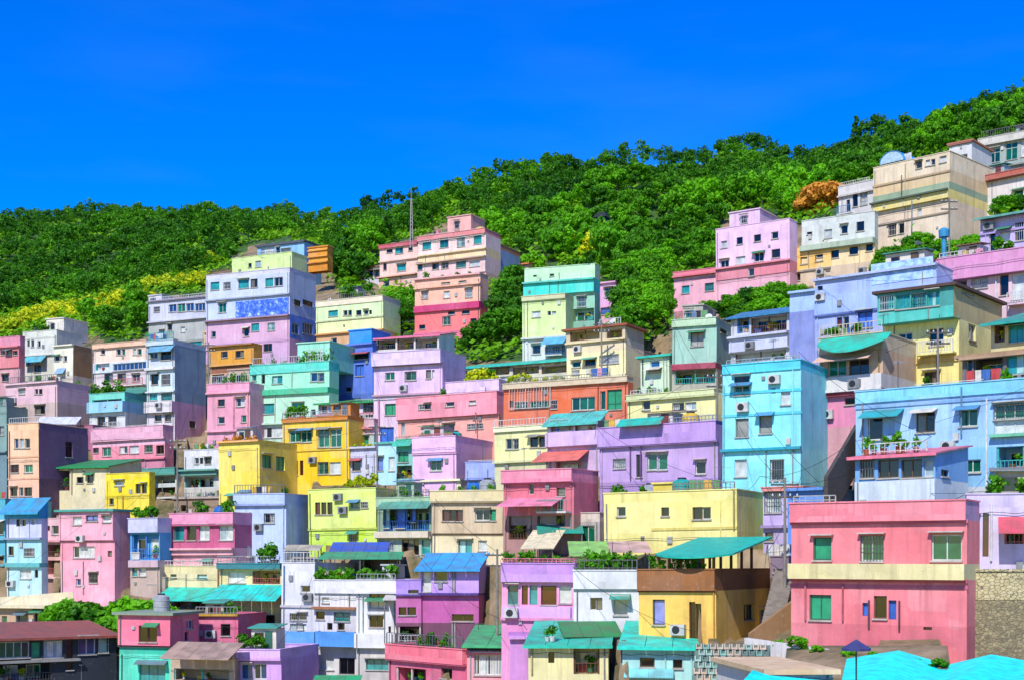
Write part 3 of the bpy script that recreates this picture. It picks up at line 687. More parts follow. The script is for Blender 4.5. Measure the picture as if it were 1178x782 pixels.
        if roof == 'par' and dep > 3:
            if ' r:' not in ' ' + feats and rnd.random() < .5:
                make_railing(TF(o0), a0 + .1, a1 - .1, z_top + .072, rnd.choice([.45, .6, .8]), .08, root, rnd.choice(['d8d8d4', '9aa0a0', '6a6c70', Z[0][1]]))
            if ' b:' not in ' ' + feats and rnd.random() < .42 and a1 - a0 > 3.5 and dep > 4 and D < 195:
                w_ = rnd.uniform(1.5, min(3.2, (a1 - a0) * .55)); x = rnd.uniform(a0 + .3, a1 - .3 - w_); y_ = rnd.uniform(.7, 1.4); d_ = rnd.uniform(1.4, 2.0); h_ = rnd.uniform(1.5, 2.1); c_ = rnd.choice([Z[0][1], 'e8e0d0', 'c8b8a0', 'a8b4b8', 'd8c8c8'])
                m = MB(); m.box(x, x + w_, y_, y_ + d_, roofz + .02, roofz + h_); sh = m.build('rooftop_shed', wall(c_), root)
                m = MB(); m.hexa([(x - .2, y_ - .3, roofz + h_ + .01), (x + w_ + .2, y_ - .3, roofz + h_ + .01), (x + w_ + .2, y_ + d_ + .1, roofz + h_ + .26), (x - .2, y_ + d_ + .1, roofz + h_ + .26)], [(x - .2, y_ - .3, roofz + h_ + .07), (x + w_ + .2, y_ - .3, roofz + h_ + .07), (x + w_ + .2, y_ + d_ + .1, roofz + h_ + .32), (x - .2, y_ + d_ + .1, roofz + h_ + .32)])
                m.build('roof', sheet(rnd.choice(['38b098', '4a88a8', '9a5a48', '8a9088', '3a9868', 'c8c4b8'])), sh)
                make_window(lambda a, d, z: (a, y_ + d - .205, z), x + w_ * .15, x + w_ * .15 + .7, roofz + h_ * .45, roofz + h_ * .85, rnd.choice('dngk'), sh)
                m = MB(); m.box(x + w_ * .85 - .6, x + w_ * .85, y_ - .05, y_ - .003, roofz + .05, roofz + min(1.8, h_ - .12)); m.build('door', plain(rnd.choice(['5a4638', '6a7078', '2f6a5a', '7a3a36']), .6, 0, 'door_paint'), sh)
            if rnd.random() < .5: antenna(root.matrix_basis @ Vector((rnd.uniform(a0 + .5, a1 - .5), min(dep - .5, rnd.uniform(.6, 3)), roofz + .02)), sd)
            if ' v:' not in ' ' + feats and rnd.random() < .28:
                pcs, sp = rnd.choice(list(POTC)), rnd.choice(['green', 'dark', 'green', 'yellow'])
                for j in range(rnd.randrange(2, 6)): potted(pcs, sp, root.matrix_basis @ Vector((rnd.uniform(a0 + .5, a1 - .5), rnd.uniform(.45, .8) - o0, roofz + .02)), '%s shrub in %s pot along the roof of the %s' % (sp, pcs, sd), 'shrubs along the roof edge of the %s' % sd, rnd.uniform(.7, 1.6))
            if ' y:' not in ' ' + feats and rnd.random() < .28 and a1 - a0 > 4: laundry(root.matrix_basis @ Vector((rnd.uniform(a0 + 1.4, a1 - 1.4), 1.1, roofz + .02)), -t + rnd.uniform(-.3, .3), 2.2, 'roof of the ' + sd)
    def foot(pa, pb, la, lb):
        qa = 1 / max(pa.y, 1); qb = 1 / max(pb.y, 1); xa = CX + F * pa.x * qa; xb = CX + F * pb.x * qb
        if xb - xa < .5: return
        fb = (qb - qa) / (xb - xa); FEET.append((xa - la, xb + lb, qa - fb * xa, fb, P0.z))
    c0 = Vector((P0.x + a0 * ux, P0.y + a0 * uy, 0)); c1 = Vector((P0.x + a1 * ux, P0.y + a1 * uy, 0)); c2 = Vector((c1.x + dep * vx, c1.y + dep * vy, 0))
    c3 = Vector((c0.x + dep * vx, c0.y + dep * vy, 0)); mg = 12 if yb > 640 else 5
    foot(c0, c1, mg, mg); foot(c1, c2, 2, 2); foot(c3, c2, 3, 2)
    HOUSES[sd] = dict(root=root, roofz=roofz, a0=a0, a1=a1, dep=dep, D=D, th=t, ax=ax, zz=zz)
    return root

# ------------------------------------------------------------------ the houses, upper rows first
# --- upper left
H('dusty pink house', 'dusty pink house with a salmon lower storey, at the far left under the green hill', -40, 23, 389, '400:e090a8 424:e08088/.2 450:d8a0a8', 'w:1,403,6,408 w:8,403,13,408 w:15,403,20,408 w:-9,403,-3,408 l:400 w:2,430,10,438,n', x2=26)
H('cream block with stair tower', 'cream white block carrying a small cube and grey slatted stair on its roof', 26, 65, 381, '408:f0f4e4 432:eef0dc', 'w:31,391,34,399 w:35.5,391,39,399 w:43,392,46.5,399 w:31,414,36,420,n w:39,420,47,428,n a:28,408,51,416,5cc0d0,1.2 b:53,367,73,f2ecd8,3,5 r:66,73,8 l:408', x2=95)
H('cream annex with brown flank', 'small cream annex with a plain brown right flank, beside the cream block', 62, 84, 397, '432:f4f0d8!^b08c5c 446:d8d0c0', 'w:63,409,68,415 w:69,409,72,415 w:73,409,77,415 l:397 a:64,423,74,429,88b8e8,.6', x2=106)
H('long peach house', 'long low peach house with blue glazed veranda below its flat top', 108, 170, 394, '399:f4c8a8/.3 416:f8dcc8 427:d8e4ec/.15 446:f0e0e0', 'w:116,401,121,407 w:134,401,139,408 w:140,401,144,408 w:153,401,157,408 w:158,401,163,408 o:110,417,126,425,t w:130,417,168,425,b,8 w:120,429,130,439,n w:135,429,145,439,n w:152,430,161,438 p:107,400,440', x2=176)
H('pale pink low house', 'pale pink low house with two small dark windows, over a cluttered yard at left', 7, 66, 440, '464:ecc4cc 490:d0b8b0', 'D:30 w:22,447,29,453 w:40,447,44,453 w:45,447,49,453 l:440 w:40,466,52,476,n w:20,468,30,476,k')
H('greyish pink cottage', 'greyish pink cottage cut by the left edge, one square window', -30, 20, 425, '462:d8b4bc 482:a89894', 'w:9,435,18,443,n l:425', D=202)
H('mint terrace house', 'mint terrace house with pale blue balcony front and leafy roof garden', 103, 144, 452, '462:70d8c0/.1 474:9cd4f0/.5 497:f0f4f0', 'o:106,454,140,463,t w:112,479,121,489,n w:125,479,134,489,n v:104,142,6,green,blue,1.5', x2=168)
H('teal green shed', 'teal green walled shed tucked between the mint terrace and the grey tower', 144, 168, 446, '500:68b8a0', 'w:150,474,162,484,t a:143,447,168,452,48907c,1', D=172)
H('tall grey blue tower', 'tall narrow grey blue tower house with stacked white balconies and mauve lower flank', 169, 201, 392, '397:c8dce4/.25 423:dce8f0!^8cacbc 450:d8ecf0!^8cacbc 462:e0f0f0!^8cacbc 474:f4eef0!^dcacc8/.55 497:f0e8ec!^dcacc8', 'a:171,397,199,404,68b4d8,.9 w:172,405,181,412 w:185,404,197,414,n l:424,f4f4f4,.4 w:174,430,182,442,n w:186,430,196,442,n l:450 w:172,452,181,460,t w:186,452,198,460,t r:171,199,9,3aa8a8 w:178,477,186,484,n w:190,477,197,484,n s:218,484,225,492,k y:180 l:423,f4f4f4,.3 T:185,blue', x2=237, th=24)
H('pale lavender house', 'pale lavender house with a row of blue panes, above a grey concrete storey', 171, 240, 344, '368:dce0f0 392:b8bcb8 402:909890', 'w:177,353,184,359 w:194,349,203,359,b w:204,349,213,359,g w:214,349,223,358,b w:224,349,236,358,b l:344,9088a0 l:368,c8ccd8,.4 w:193,373,198,380,n w:208,376,213,382,w o:173,393,200,401,t w:215,393,232,401,t D:200 b:171,340,186,d8d8e0,1,3', dep=8)
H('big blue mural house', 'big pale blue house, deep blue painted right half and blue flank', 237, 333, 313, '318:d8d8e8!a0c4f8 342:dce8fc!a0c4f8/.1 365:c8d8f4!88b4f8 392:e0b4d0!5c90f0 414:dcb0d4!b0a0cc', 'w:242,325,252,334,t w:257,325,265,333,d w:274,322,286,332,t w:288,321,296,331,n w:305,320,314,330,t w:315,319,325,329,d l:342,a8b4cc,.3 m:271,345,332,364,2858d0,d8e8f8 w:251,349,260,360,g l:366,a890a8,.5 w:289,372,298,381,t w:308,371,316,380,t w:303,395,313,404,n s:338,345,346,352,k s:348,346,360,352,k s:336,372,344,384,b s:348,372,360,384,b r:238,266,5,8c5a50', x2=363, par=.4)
HOUSE = HOUSES['big blue mural house']
H('pale lime top storey', 'pale lime top storey with green flank, standing on the big blue house', 267, 336, 294, '312:dcf4a0!88c898 326:e0d8c8!88c898', 'r:268,334,3,707068', x2=353, D=200, found=1.0, par=.5)
H('light blue hut', 'light blue flat roofed hut on the slope above the lime top storey', 296, 350, 281, '302:90c8f4!6098d0', 'w:300,285,316,295,w w:318,285,322,297,n w:324,287,334,296,w l:281,505868', D=225, dep=5, roof=('slab', '505868'))
H('orange shack', 'bright orange timber shack at the trees\' edge behind the blue hut', 355, 377, 285, '289:f0a838 295:e89c30/.08 302:f0a838/.0 311:e09028/.08', 'l:288 l:295 l:302', D=214, dep=1.5, found=.2, deco=False, roof=('slab', 'd89028', .15))
H('ochre orange house', 'ochre orange house with two dark windows and a brown overhanging roof', 242, 293, 397, '419:e8a848!c08848/.2 428:a06848 446:e0b898', 'w:255,403,262,411,n w:271,403,281,411,n l:397,a07030,.4 l:419,e8b060,.3 o:244,430,258,444,k w:265,430,285,444,n', x2=302, D=174)
H('yellow planter terrace', 'small pale orange terrace box topped by a green bush, left of the blue mural house', 235, 257, 381, '396:f8cc88 412:c09868', 'l:381 v:236,254,3,green,dark,2.4', D=188, dep=4)
H('pink house with terrace rail', 'pink two storey house with a railed roof terrace, left of the big mint house', 238, 287, 441, '451:f8a8c4/.15 505:f0a8bc 525:e8a0b8', 'r:240,286,9,c8ccd0 w:250,459,258,467 w:271,457,281,467,w w:250,479,258,487 w:277,477,283,485,g l:451 y:262 v:255,285,3,dark,dark p:285,452,500,f0b888 b:262,425,286,c8b0a0,3,4 l:495', dep=9)
H('big mint house', 'big mint green house with turquoise parapet and jade band between its storeys', 287, 378, 418, '428:60e4cc!98d8b8/.1 447:a8f0cc!98d8b8 453:50c898!70b898/.3 486:c0f0d0!a8d8b8 508:c8ecd4!a8d8b8', 'w:289,429,294,438,g w:300,429,304,441,n w:312,432,324,441,t w:356,428,364,438,b w:365,428,372,438,b w:301,464,315,476,t w:336,463,349,475,t r:289,342,8,d0d0d0 b:341,394,378,a0ecd0,.3,6,n v:343,376,7,green,blue,1.7 p:286,455,500 l:486 w:300,491,330,503,w r:350,370,14 v:296,336,4,dark,dark', x2=389)
H('pale yellow green house', 'pale yellow green house with a strip of small windows, below the peach hotel', 364, 441, 344, '350:f4e8c8/.1 367:e0f8bc!c0e8c8 382:f0f8b4!c0e8c8 400:e0b080', 'w:378,357,389,364,t w:395,357,400,363 w:401,357,405,363 w:410,357,416,363,n w:419,357,424,362,n w:425,357,428,362,n l:367,c8d0a0,.12 r:366,430,6,888880 v:395,432,6,green,dark,1.6 D:380 l:382,d89858,.3', x2=461)
H('royal blue house', 'royal blue windowless looking house with one blue shutter, beside the mint house', 388, 429, 396, '453:6080dc!4058b0 470:5070c8', 'w:406,407,424,413,k w:409,419,419,432,B b:402,380,428,3898f0,.5,4,n w:398,445,404,450,k l:396', x2=434)
H('coral block', 'coral and peach block with a magenta ledge, standing under the peach hotel', 477, 552, 318, '350:fcc0a4!c09088 357:d83878!a83058/.3 381:f87878!a85060 390:f87090!a85060/.35', 'w:485,336,492,344,w w:510,335,517,343,w w:535,332,543,342,w w:481,323,495,328,k w:507,322,517,327,g w:527,320,536,325,t w:509,364,518,374,g w:541,366,548,374,k w:482,374,489,379,k l:318,f0b8b8 v:482,545,4,dark,red,1.0 w:515,358,523,362,k w:531,357,540,361,k l:329', x2=561, th=27)
H('peach hotel block', 'long pale peach hotel like block with a red trimmed roof, high in the centre', 481, 559, 268, '273:e89090/.3 289:fcdcd4!e0a8a0 299:fcdca8!e0b0a0 317:f8d0cc!d8a09c/.2 330:f0b8a8', 'w:486,276,496,287,t w:506,275,516,285,t w:526,273,535,284,t w:545,271,554,281,t l:299,d0b0a0,.5 w:476,303,486,311,t w:497,303,505,310 w:508,302,516,309 w:525,301,536,308,t w:540,300,552,307 r:482,556,-7 l:290,f8e0b0 b:515,249,542,f4b8b0,1.5,4', x2=576, th=28)
HOUSES['peach hotel block']
H('peach hotel wing', 'lower left wing of the peach hotel with dark red roof edge', 437, 481, 280, '284:d06070/.3 299:f8d0c4 317:f4ccbc 330:f4c0a8/.3', 'w:445,287,452,291,k w:455,285,464,292,t w:470,285,475,289,n w:457,304,467,312,t l:299 v:440,478,3,green,dark,1.0 w:441,303,445,311,n l:317,f0b8a0,.5', dep=9, th=28)
H('brown roofed lean-to', 'grey lean-to with a brown sheet roof at the left end of the peach hotel', 419, 440, 307, '322:d8d4d8', 'w:424,311,429,320,n w:431,311,438,320,d', roof=('shed', '9a5a48', .7, .3), dep=4, D=214)
H('narrow blue grey annex', 'narrow blue grey annex with tan top behind the peach hotel\'s right end', 560, 574, 281, '287:c08868 330:8cb0dc', 'w:562,290,567,298,w p:570,287,325,405878', dep=7, D=205)
H('orange roofed cottage', 'small cottage with an orange sheet roof, right of the peach hotel', 577, 608, 305, '327:e4c8b0', 'w:583,309,592,320,n w:596,309,604,318,w p:580,304,326,604030', roof=('shed', 'e88858', .9, .4), dep=5, D=212)
# --- upper centre
H('turquoise banded house', 'pale green house with a wide turquoise band, standing alone among the trees', 603, 684, 307, '323:c8f4c4!70b0a0 338:48e4d0!409888/.35 372:98d0b4!609880 410:80b8a0', 'w:613,312,617,319,n w:632,311,637,318,n w:665,307,670,313,n l:323,58d0c0 w:664,342,674,353,t w:653,344,657,361,k v:658,684,6,green,green,1.5 o:657,355,684,371,k', x2=690, th=22)
H('tall pale lime house', 'tall pale lime house with white bottom storey and blue awning', 601, 651, 340, '345:d8d8a8/.2 388:e0f4a8!a8c088 412:e8ece4', 'w:612,358,622,365,w w:630,358,634,363 w:635,358,640,363 l:388 w:612,396,622,407,b a:625,386,651,395,50b8e8,1.6 w:628,397,650,406,n', x2=657, dep=4, D=150, th=22)
H('narrow lilac house', 'narrow lilac pink house with a bright blue box below its window', 687, 708, 325, '352:f0b4d8!d0a0bc 378:f0b0c8', 'w:695,330,704,342,b w:691,354,702,362,B l:325 v:690,705,3,dark,red,1', x2=714, D=172)
H('cream house with brown eave', 'cream house with dark veranda openings under a brown eave, centre', 652, 720, 378, '392:d8c8a0/.1 405:f4e4bc!988c74 432:f8f0b8!988c74 440:e8e0b8!a89880/.2', 'o:656,379,690,391,n o:698,379,716,389,n l:392,e8d8a8,.3 r:688,714,-1 w:658,415,668,422,g w:673,413,685,420,n w:658,425,667,430,w w:680,424,686,430,n w:693,424,700,430,n r:690,714,8 D:706 w:690,408,712,418,w', x2=741, roof=('slab', 'a0583c', .35))
H('turquoise roofed gallery', 'long gallery house under a turquoise sheet roof with pots along its open front', 523, 655, 419, '439:d8d8c0 445:e4dcc0/.35', 'o:532,421,552,432,t o:556,421,586,431,n o:590,421,620,430,n o:623,420,652,429,n w:545,432,560,438,t w:575,432,600,438,w', roof=('shed', '38d0b8', 1.0, .5), dep=5)
H('rust orange house', 'rust orange single storey house with bright green shutters', 579, 722, 437, '443:e0ccaa/.25 486:e8764c!904838 500:f0a088', 'w:586,461,590,469,g w:592,462,607,470,g w:609,461,631,469,g w:634,460,641,470,n w:657,456,684,471,g w:690,449,696,470,g w:698,447,715,470,G v:585,650,9,yellow,dark,1.0 r:585,632,-30 p:632,445,485,c08068 p:688,445,488,a05038 r:590,700,5,909088 y:690', th=31, x2=728)
H('pale lemon house', 'pale lemon house with two brown paned windows, left of the lilac balcony house', 569, 632, 490, '495:f4f8c8/.2 530:f0f0a8 545:d8d8a8', 'w:582,504,589,516,n w:590,504,597,516,n w:610,502,619,514,n w:620,502,628,514,n l:530', th=30)
H('lilac balcony house', 'lilac balcony house with a coral awning over its dark porch, centre', 630, 690, 485, '496:e0d8d8 512:e0c0ec!c0a0d0/.4 552:d8b8e0!b090c4', 'o:634,486,660,495,r o:662,486,686,495,n a:618,518,672,529,f07868,2.0 o:640,530,668,548,r l:512 r:632,655,-1', roof=('shed', '58c8b8', .7, .4), x2=697)
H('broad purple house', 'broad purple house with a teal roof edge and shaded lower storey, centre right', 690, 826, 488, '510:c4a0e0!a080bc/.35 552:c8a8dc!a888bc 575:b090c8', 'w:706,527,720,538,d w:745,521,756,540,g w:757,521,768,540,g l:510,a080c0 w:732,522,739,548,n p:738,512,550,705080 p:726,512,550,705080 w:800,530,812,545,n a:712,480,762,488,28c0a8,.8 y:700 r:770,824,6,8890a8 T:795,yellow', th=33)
H('pale yellow low house', 'pale yellow low house with slatted window, under the grey green house', 722, 823, 451, '457:e4ecb0/.25 479:f8f4a8!988c90 492:e0dc98', 'w:739,457,748,471,d w:774,463,787,472,w w:788,462,801,471,w l:457,c8d098 r:725,760,5 v:730,770,4,green,terracotta,1', x2=832, th=36)
H('grey green house', 'grey green house with a roller shutter window, beside the bushes', 773, 824, 367, '375:c0e0b8!689088/.25 418:a8d4c0!6c9890 424:b04860/.3 442:b8b8a0', 'w:794,382,809,398,s s:828,374,836,384,k o:776,425,824,441,t b:785,352,808,b8b8a8,2,4 r:775,800,7,98a098 D:815', x2=842, th=25)
H('turquoise capped hut', 'tiny pale green hut under a turquoise cap roof, beside the grey green house', 737, 770, 411, '446:d8f4d0', 'w:748,415,759,422,b w:746,425,760,428,w p:740,412,442,303030', roof=('slab', '30c8b0', .35), dep=5, D=130)
H('blue roofed veranda house', 'white veranda house under a blue sheet roof, right of the grey green house', 841, 908, 362, '384:dce0e8!7890d0 402:dce4fc!8098dc/.4 416:d0d8dc!8098dc 426:e4dce4!c0a8c8/.3', 'o:848,364,862,383,b o:864,364,905,382,n o:846,404,904,415,n l:385 l:402', roof=('shed', '3888b8', .7, .5), x2=921, th=37)
H('lilac pink block', 'lilac pink block with two rows of square windows, right of the wooded hill', 824, 909, 258, '304:f4ccec!b8a0b8 318:e88898!b07080/.1 350:f4b4c4!b08090', 'w:830,277,837,285 w:848,273,855,281,k w:868,270,876,278 w:888,267,896,275 w:829,299,839,308,n w:847,295,858,304,n w:868,291,879,301,n w:888,287,898,297,n w:861,309,868,319,n l:304,e88898 b:840,243,875,ecc8e4,2,5', x2=918, th=33, par=.4)
H('pink wing under lilac block', 'low pink wing with red eave below the lilac pink block', 775, 908, 306, '312:f08898/.25 352:f8b8c8 360:d07888', 'w:784,329,793,338,t w:811,326,821,335,t w:831,320,840,328,t w:861,307,868,318,n l:311,e87888,.2 w:880,312,890,322,t', th=33, D=160, dep=2.5, par=.2)
H('grey white house', 'grey white house with four small windows and green awning ledge, upper right', 922, 1006, 249, '279:e8f0e8!a8a8a0 284:b8c8b0/.6 306:f4dca8!a89880 320:e0c8a8/.3', 'w:928,267,934,270,k w:948,264,957,274 w:967,259,975,269 w:985,255,994,266,n w:955,288,965,297,k w:977,284,987,293,k w:996,280,1004,289,k w:940,290,950,296,n l:284,b0c0a8,.5', x2=1010, th=34)
H('orange yellow house', 'orange yellow house with two little dark windows, between lilac block and grey white house', 910, 956, 283, '311:fccc70!c89858 325:c8b8a0', 'w:921,296,929,304,k w:938,293,947,301,k l:311,908878,.3 w:913,298,916,303,n w:912,315,925,323,n', th=34, D=152)
H('stone cream terrace block', 'tall weathered cream block with yellow band and blue pipe, upper right slope', 1004, 1092, 184, '204:f0dcb8!a89878 218:e4c898!a08c68 226:98b090!708068/.1 236:f0dc88!a09058/.4 252:f0d8b8!b0a480 284:f0dcc0!b0a480', 'w:1053,186,1060,194,w w:1064,184,1069,191,w w:1070,183,1075,190,w w:1080,179,1088,187,w l:226,586858 p:1049,232,270,5098d0 w:1022,259,1031,271,n w:1033,257,1040,269,n l:252,a89880,.12 w:1055,240,1060,250,w l:206,b8a080,.1 p:1037,200,228,6a6050', x2=1126, th=46, par=.3, dep=11)
H('white slope block', 'plain white block with long shadowed slot, left of the weathered cream block', 965, 1010, 211, '222:f0ece4/.1 246:ece8e4 262:e8e0c0', 'w:974,230,978,244,n w:981,224,987,238,k w:990,222,998,236,w l:222,c8c0b8 w:983,246,988,252,n r:966,1000,4,d8d0c0', th=44, D=158)
H('white roof cube', 'small white cube with two windows on top of the weathered cream block', 1092, 1118, 165, '196:f0f0ec!a8a8a0', 'w:1096,177,1101,186,k w:1106,178,1113,184 l:165,a86850,.2', D=160, dep=6, th=40, roof=('slab', 'b87058', .2))
H('green grey lookout house', 'green grey glazed house with pale flat roof at the top right edge', 1126, 1200, 154, '162:d8d4c8/.5 190:a8b4ac 214:98a098', 'w:1131,172,1150,188,g w:1156,164,1170,184,g w:1174,160,1184,180,w l:190 r:1128,1176,8,707068', th=40, D=172)
H('red tiled white house', 'white house with red tiled edge and blue shed front, top right corner', 1120, 1215, 196, '202:c06858/.6 232:e4dcd8', 'w:1131,202,1146,215,B w:1158,192,1163,200 w:1166,190,1171,198 l:202,b86858,.5', th=44, D=150)
# --- right
H('lavender house with green roof', 'lavender house under a green sheet roof at the right edge', 1128, 1215, 246, '302:ccb8ec', 'w:1150,264,1162,278,w w:1168,256,1178,277,n l:263,b0a0d8,.15 w:1138,268,1145,290,n', roof=('shed', '68a898', 1.0, .7), D=112)
H('mauve walled house', 'mauve pink walled house with deep plain parapet and white pillars below, right edge', 1077, 1225, 289, '315:e49cc8/.6 356:ecc8d0', 'l:315,c080a8 w:1118,318,1136,332,w p:1146,316,345,f0f0f0 w:1150,316,1160,340,n w:1164,313,1178,345,w o:1090,318,1112,334,n y:1120 r:1080,1110,6', D=108)
H('periwinkle house', 'periwinkle blue stepped house with dark blue glazed strip, right of the blue roofed veranda', 938, 1078, 313, '320:b8c8f4 334:a8c0fc 356:a8c4fc!7890d8/.15 396:a8bcf8!7890d8 410:98b0f0', 'w:950,318,962,333,b w:964,317,978,331,b w:980,315,994,329,b w:941,327,947,334,n l:356,5068b8,.15 w:963,365,969,380,r w:970,364,977,379,n w:987,356,1004,377,B c:944,334 l:313 r:940,942,-1 m:1003,300,1074,324,90b4f4,c4d8fc', D=110, th=37, dep=5)
H('light blue stub', 'light blue low stub house joined to the left of the periwinkle house', 908, 940, 335, '358:b0d0fc!6888d0 400:8898d8', 'l:335', D=116, th=37, dep=5)
H('yellow house with teal veranda', 'yellow house with overhanging teal glazed veranda, right side', 1016, 1103, 334, '356:48a8a0!c8b884/1.1 369:58d0c0!c8b884/1.1 412:f8f0a0!d4c488 418:e8c878!c8b078/.12 448:f8e88c!d0bc80', 'w:1012,341,1028,357,t,4 w:1030,340,1046,356,t,4 w:1048,338,1064,354,t,4 w:1066,335,1080,352,t,3 w:1033,383,1049,392,d w:1041,392,1048,401,w w:1069,378,1085,397,d c:1032,404 w:1034,430,1049,446,n w:1063,427,1081,441,n s:1114,373,1122,391,d s:1106,326,1120,340,g s:1088,343,1104,358,k p:1078,405,440,503030 l:369,30b0a0,.12', x2=1152, th=39, roof=('slab', '584038', .3))
H('turquoise canopy house', 'house with a curved turquoise canopy over dark panes and pink lower walls', 942, 1016, 386, '404:d8c8a8 432:d8b898 448:f0ece8/.3 454:b04050/.35 490:e890b0 500:d8a0a8', 'a:938,386,1020,404,28c8a8,2.0,b a:940,405,1004,413,f4c8a8,1.4 w:953,414,974,432,n w:977,413,1000,431,n l:448,f4f0ec,.2 w:972,457,984,465,n p:1012,404,480,a08858', th=37, D=98)
H('mauve tan corner house', 'tan corner house with dark lattice porch at the right edge', 1107, 1200, 408, '446:6c6a68 470:a8b0b8', 'w:1112,410,1118,440,d o:1120,408,1154,438,k w:1158,404,1178,430,t l:408,b89878,.5', D=90, roof=('slab', 'b09070', .4))
H('teal roofed pavilion', 'yellowish pavilion under a teal sheet roof at the right edge', 1140, 1220, 368, '410:d8c890', 'w:1160,374,1178,394,t o:1144,374,1156,394,n', roof=('shed', '2aa898', 1.6, 1.2), D=94)
H('tall cyan house', 'tall bright cyan house with plain cyan flank, right of centre', 831, 921, 417, '427:40dcf0!2898c0/.1 515:90f0fc!38a0c4 560:98f4fc!38a0c4', 'w:844,432,862,440,n w:844,443,862,454,n w:898,450,909,465,w w:846,481,861,502,s w:873,477,888,498,s w:845,528,859,548,w w:886,528,902,552,n l:516,30a8c0,.3 c:890,437 p:833,440,550,78c8d0 w:887,446,892,452,k l:450,58d8ec,.05 l:476,60dcec,.05 D:905 r:835,918,5,98a8b0', x2=979, th=31, found=4)
H('sky blue house', 'wide sky blue house with pink roofed bay and green panes, right edge', 984, 1225, 441, '455:88dcfc!50a0c0/.12 515:a0d0fc 560:88ccf4 578:d0d8dc', 'w:998,480,1015,506,d w:1053,474,1075,497,n w:1103,470,1124,490,g w:1108,528,1128,543,g a:990,471,1036,479,18b0b8,1.0 l:460,88b8e8,.08 p:1135,460,560,f4f4f4 p:1106,445,500,6090a8 w:1143,464,1178,481,g w:1143,483,1178,500,w l:503,70c8a0,.4,1140,1225 o:1146,508,1178,541,t l:541,b87068,.3,1140,1225 c:1090,512 r:1050,1130,-1', th=40, D=84, dep=9)
H('pink roofed bay', 'white glazed bay room with a pink sheet roof, in front of the sky blue house', 984, 1076, 524, '552:78b0e8 572:e4f4fc/.1', 'w:990,528,1006,549,n w:1010,528,1034,549,n w:1037,528,1061,549,n w:1063,530,1074,548,w r:1000,1066,12 v:990,1060,6,green,terracotta,1.0 s:1083,540,1092,548,k', th=38, D=78, dep=5, roof=('shed', 'f48098', .7, .5), x2=1100)
H('coral pink house', 'large coral pink house with beige balcony band and green shutters, lower right', 910, 1112, 577, '599:f88c98!b898c0/.3 648:f48088 666:e8dca0/.5 718:f48890 734:e47c84', 'w:935,618,956,644,G w:990,616,1016,645,g w:1071,614,1106,644,g w:931,684,956,713,G w:1005,685,1020,711,n l:600,d06080,.1 l:667,c85870,.12 p:927,670,715,c06878 p:970,672,715,b05868 w:992,693,1000,708,B w:1022,690,1031,712,B p:1000,690,722,604050 p:1035,690,724,604050 l:674,d06880,.04 r:912,960,8,b0b0a8 w:1062,716,1072,724,n v:925,1050,3,dark,dark,.7', th=33, D=70, dep=2.2, deco=False)
H('lavender grey house', 'lavender grey house with red framed porch behind the coral pink house, right', 1111, 1225, 568, '660:d8ccec', 'w:1130,590,1137,640,r o:1155,596,1178,625,r a:1148,594,1178,612,e85868,1.5 p:1140,580,645,f0f0f0', D=69.6, th=18)
# --- middle
H('peach and plum house', 'peach fronted house with dark plum flank, at left', 10, 45, 487, '525:fccca0!^7c5c80 550:fcc8a0!^7c5c80 585:fcc4a0!^6c5068', 'w:17,504,22,515,b w:23,504,28,515,w w:29,504,35,515,d w:13,534,22,543,r w:28,534,38,543,n w:12,560,20,570,n w:22,560,27,570,w w:28,560,37,570,n l:525,f0b890,.05 l:550,f0b890,.05 s:76,508,84,526,k', x2=102)
H('plum red flat', 'plum red windowless flat behind the green roofed shack', 88, 107, 489, '530:b87090', 'p:92,492,528,c8a0b0', D=160, dep=6)
H('pink terrace house', 'pink terrace house with four white framed windows and lilac parapet', 107, 190, 491, '505:f0b4c8!d0a0c8/.3 512:f8c0d0 528:f89cac 541:e088a0!c090b8/.0 552:e8a0b0', 'w:118,512,128,524,g w:138,511,147,521,w w:149,511,160,521,w w:167,511,176,520,g l:528,e87890,.25 l:505 w:180,512,189,522,n r:109,186,-2 w:104,513,114,520,k', x2=200, D=156)
H('green roofed shack', 'cream shack under a bright green sheet roof, left of the yellow house', 48, 126, 537, '571:ece0b0', 'w:88,548,96,555,k w:100,545,107,555,n o:58,541,80,564,k w:49,540,57,556,g p:83,540,568,b0a890', roof=('shed', '209858', 1.0, .4), dep=5)
H('small bright yellow house', 'small bright yellow house with two windows, left of the white house', 122, 172, 544, '569:fce428!d0a820 584:f8e040!d0a820/.06', 'w:132,552,143,558,w w:156,556,162,567,n w:163,556,169,567,n p:142,570,584,c0a020 l:569,f0d830,.05', x2=176)
H('green awning flats', 'white flats with green awning strips, between the small yellow house and stone base', 174, 204, 538, '545:58a898/.4 556:e0e4d4 572:d0d8d0 590:d8dcd8', 'o:177,547,202,556,t o:177,560,202,571,n l:545,50a088,.5 l:572 w:184,577,192,586,n', D=150)
H('teal roofed blue house', 'pale blue and turquoise house with a wide teal roof, far left', 8, 48, 586, '596:38a8e0/.3 619:d0d4f4 647:b0e4ec 652:60b8b8/.3 684:c0ecf0', 'w:19,597,24,605,k w:25,597,30,605,n w:37,597,41,603,w w:10,628,16,638,k w:28,630,40,639,n w:23,655,36,665,w w:40,655,44,664,n l:619,98a8c8,.3 c:12,671', roof=('shed', '38a8d8', .9, .5), x2=52, th=20)
H('deep teal house', 'deep teal house cut off by the left edge', -40, 6, 574, '690:58b8c8', 'w:-3,600,4,614,k w:-3,640,4,655,n l:620 l:650', th=20, D=139)
H('long teal roof house', 'low house under a long teal roof between peach house and pink house', 50, 135, 577, '592:48b0c8', 'l:577', roof=('shed', '38a4b4', .8, .5), D=146, dep=6, th=22)
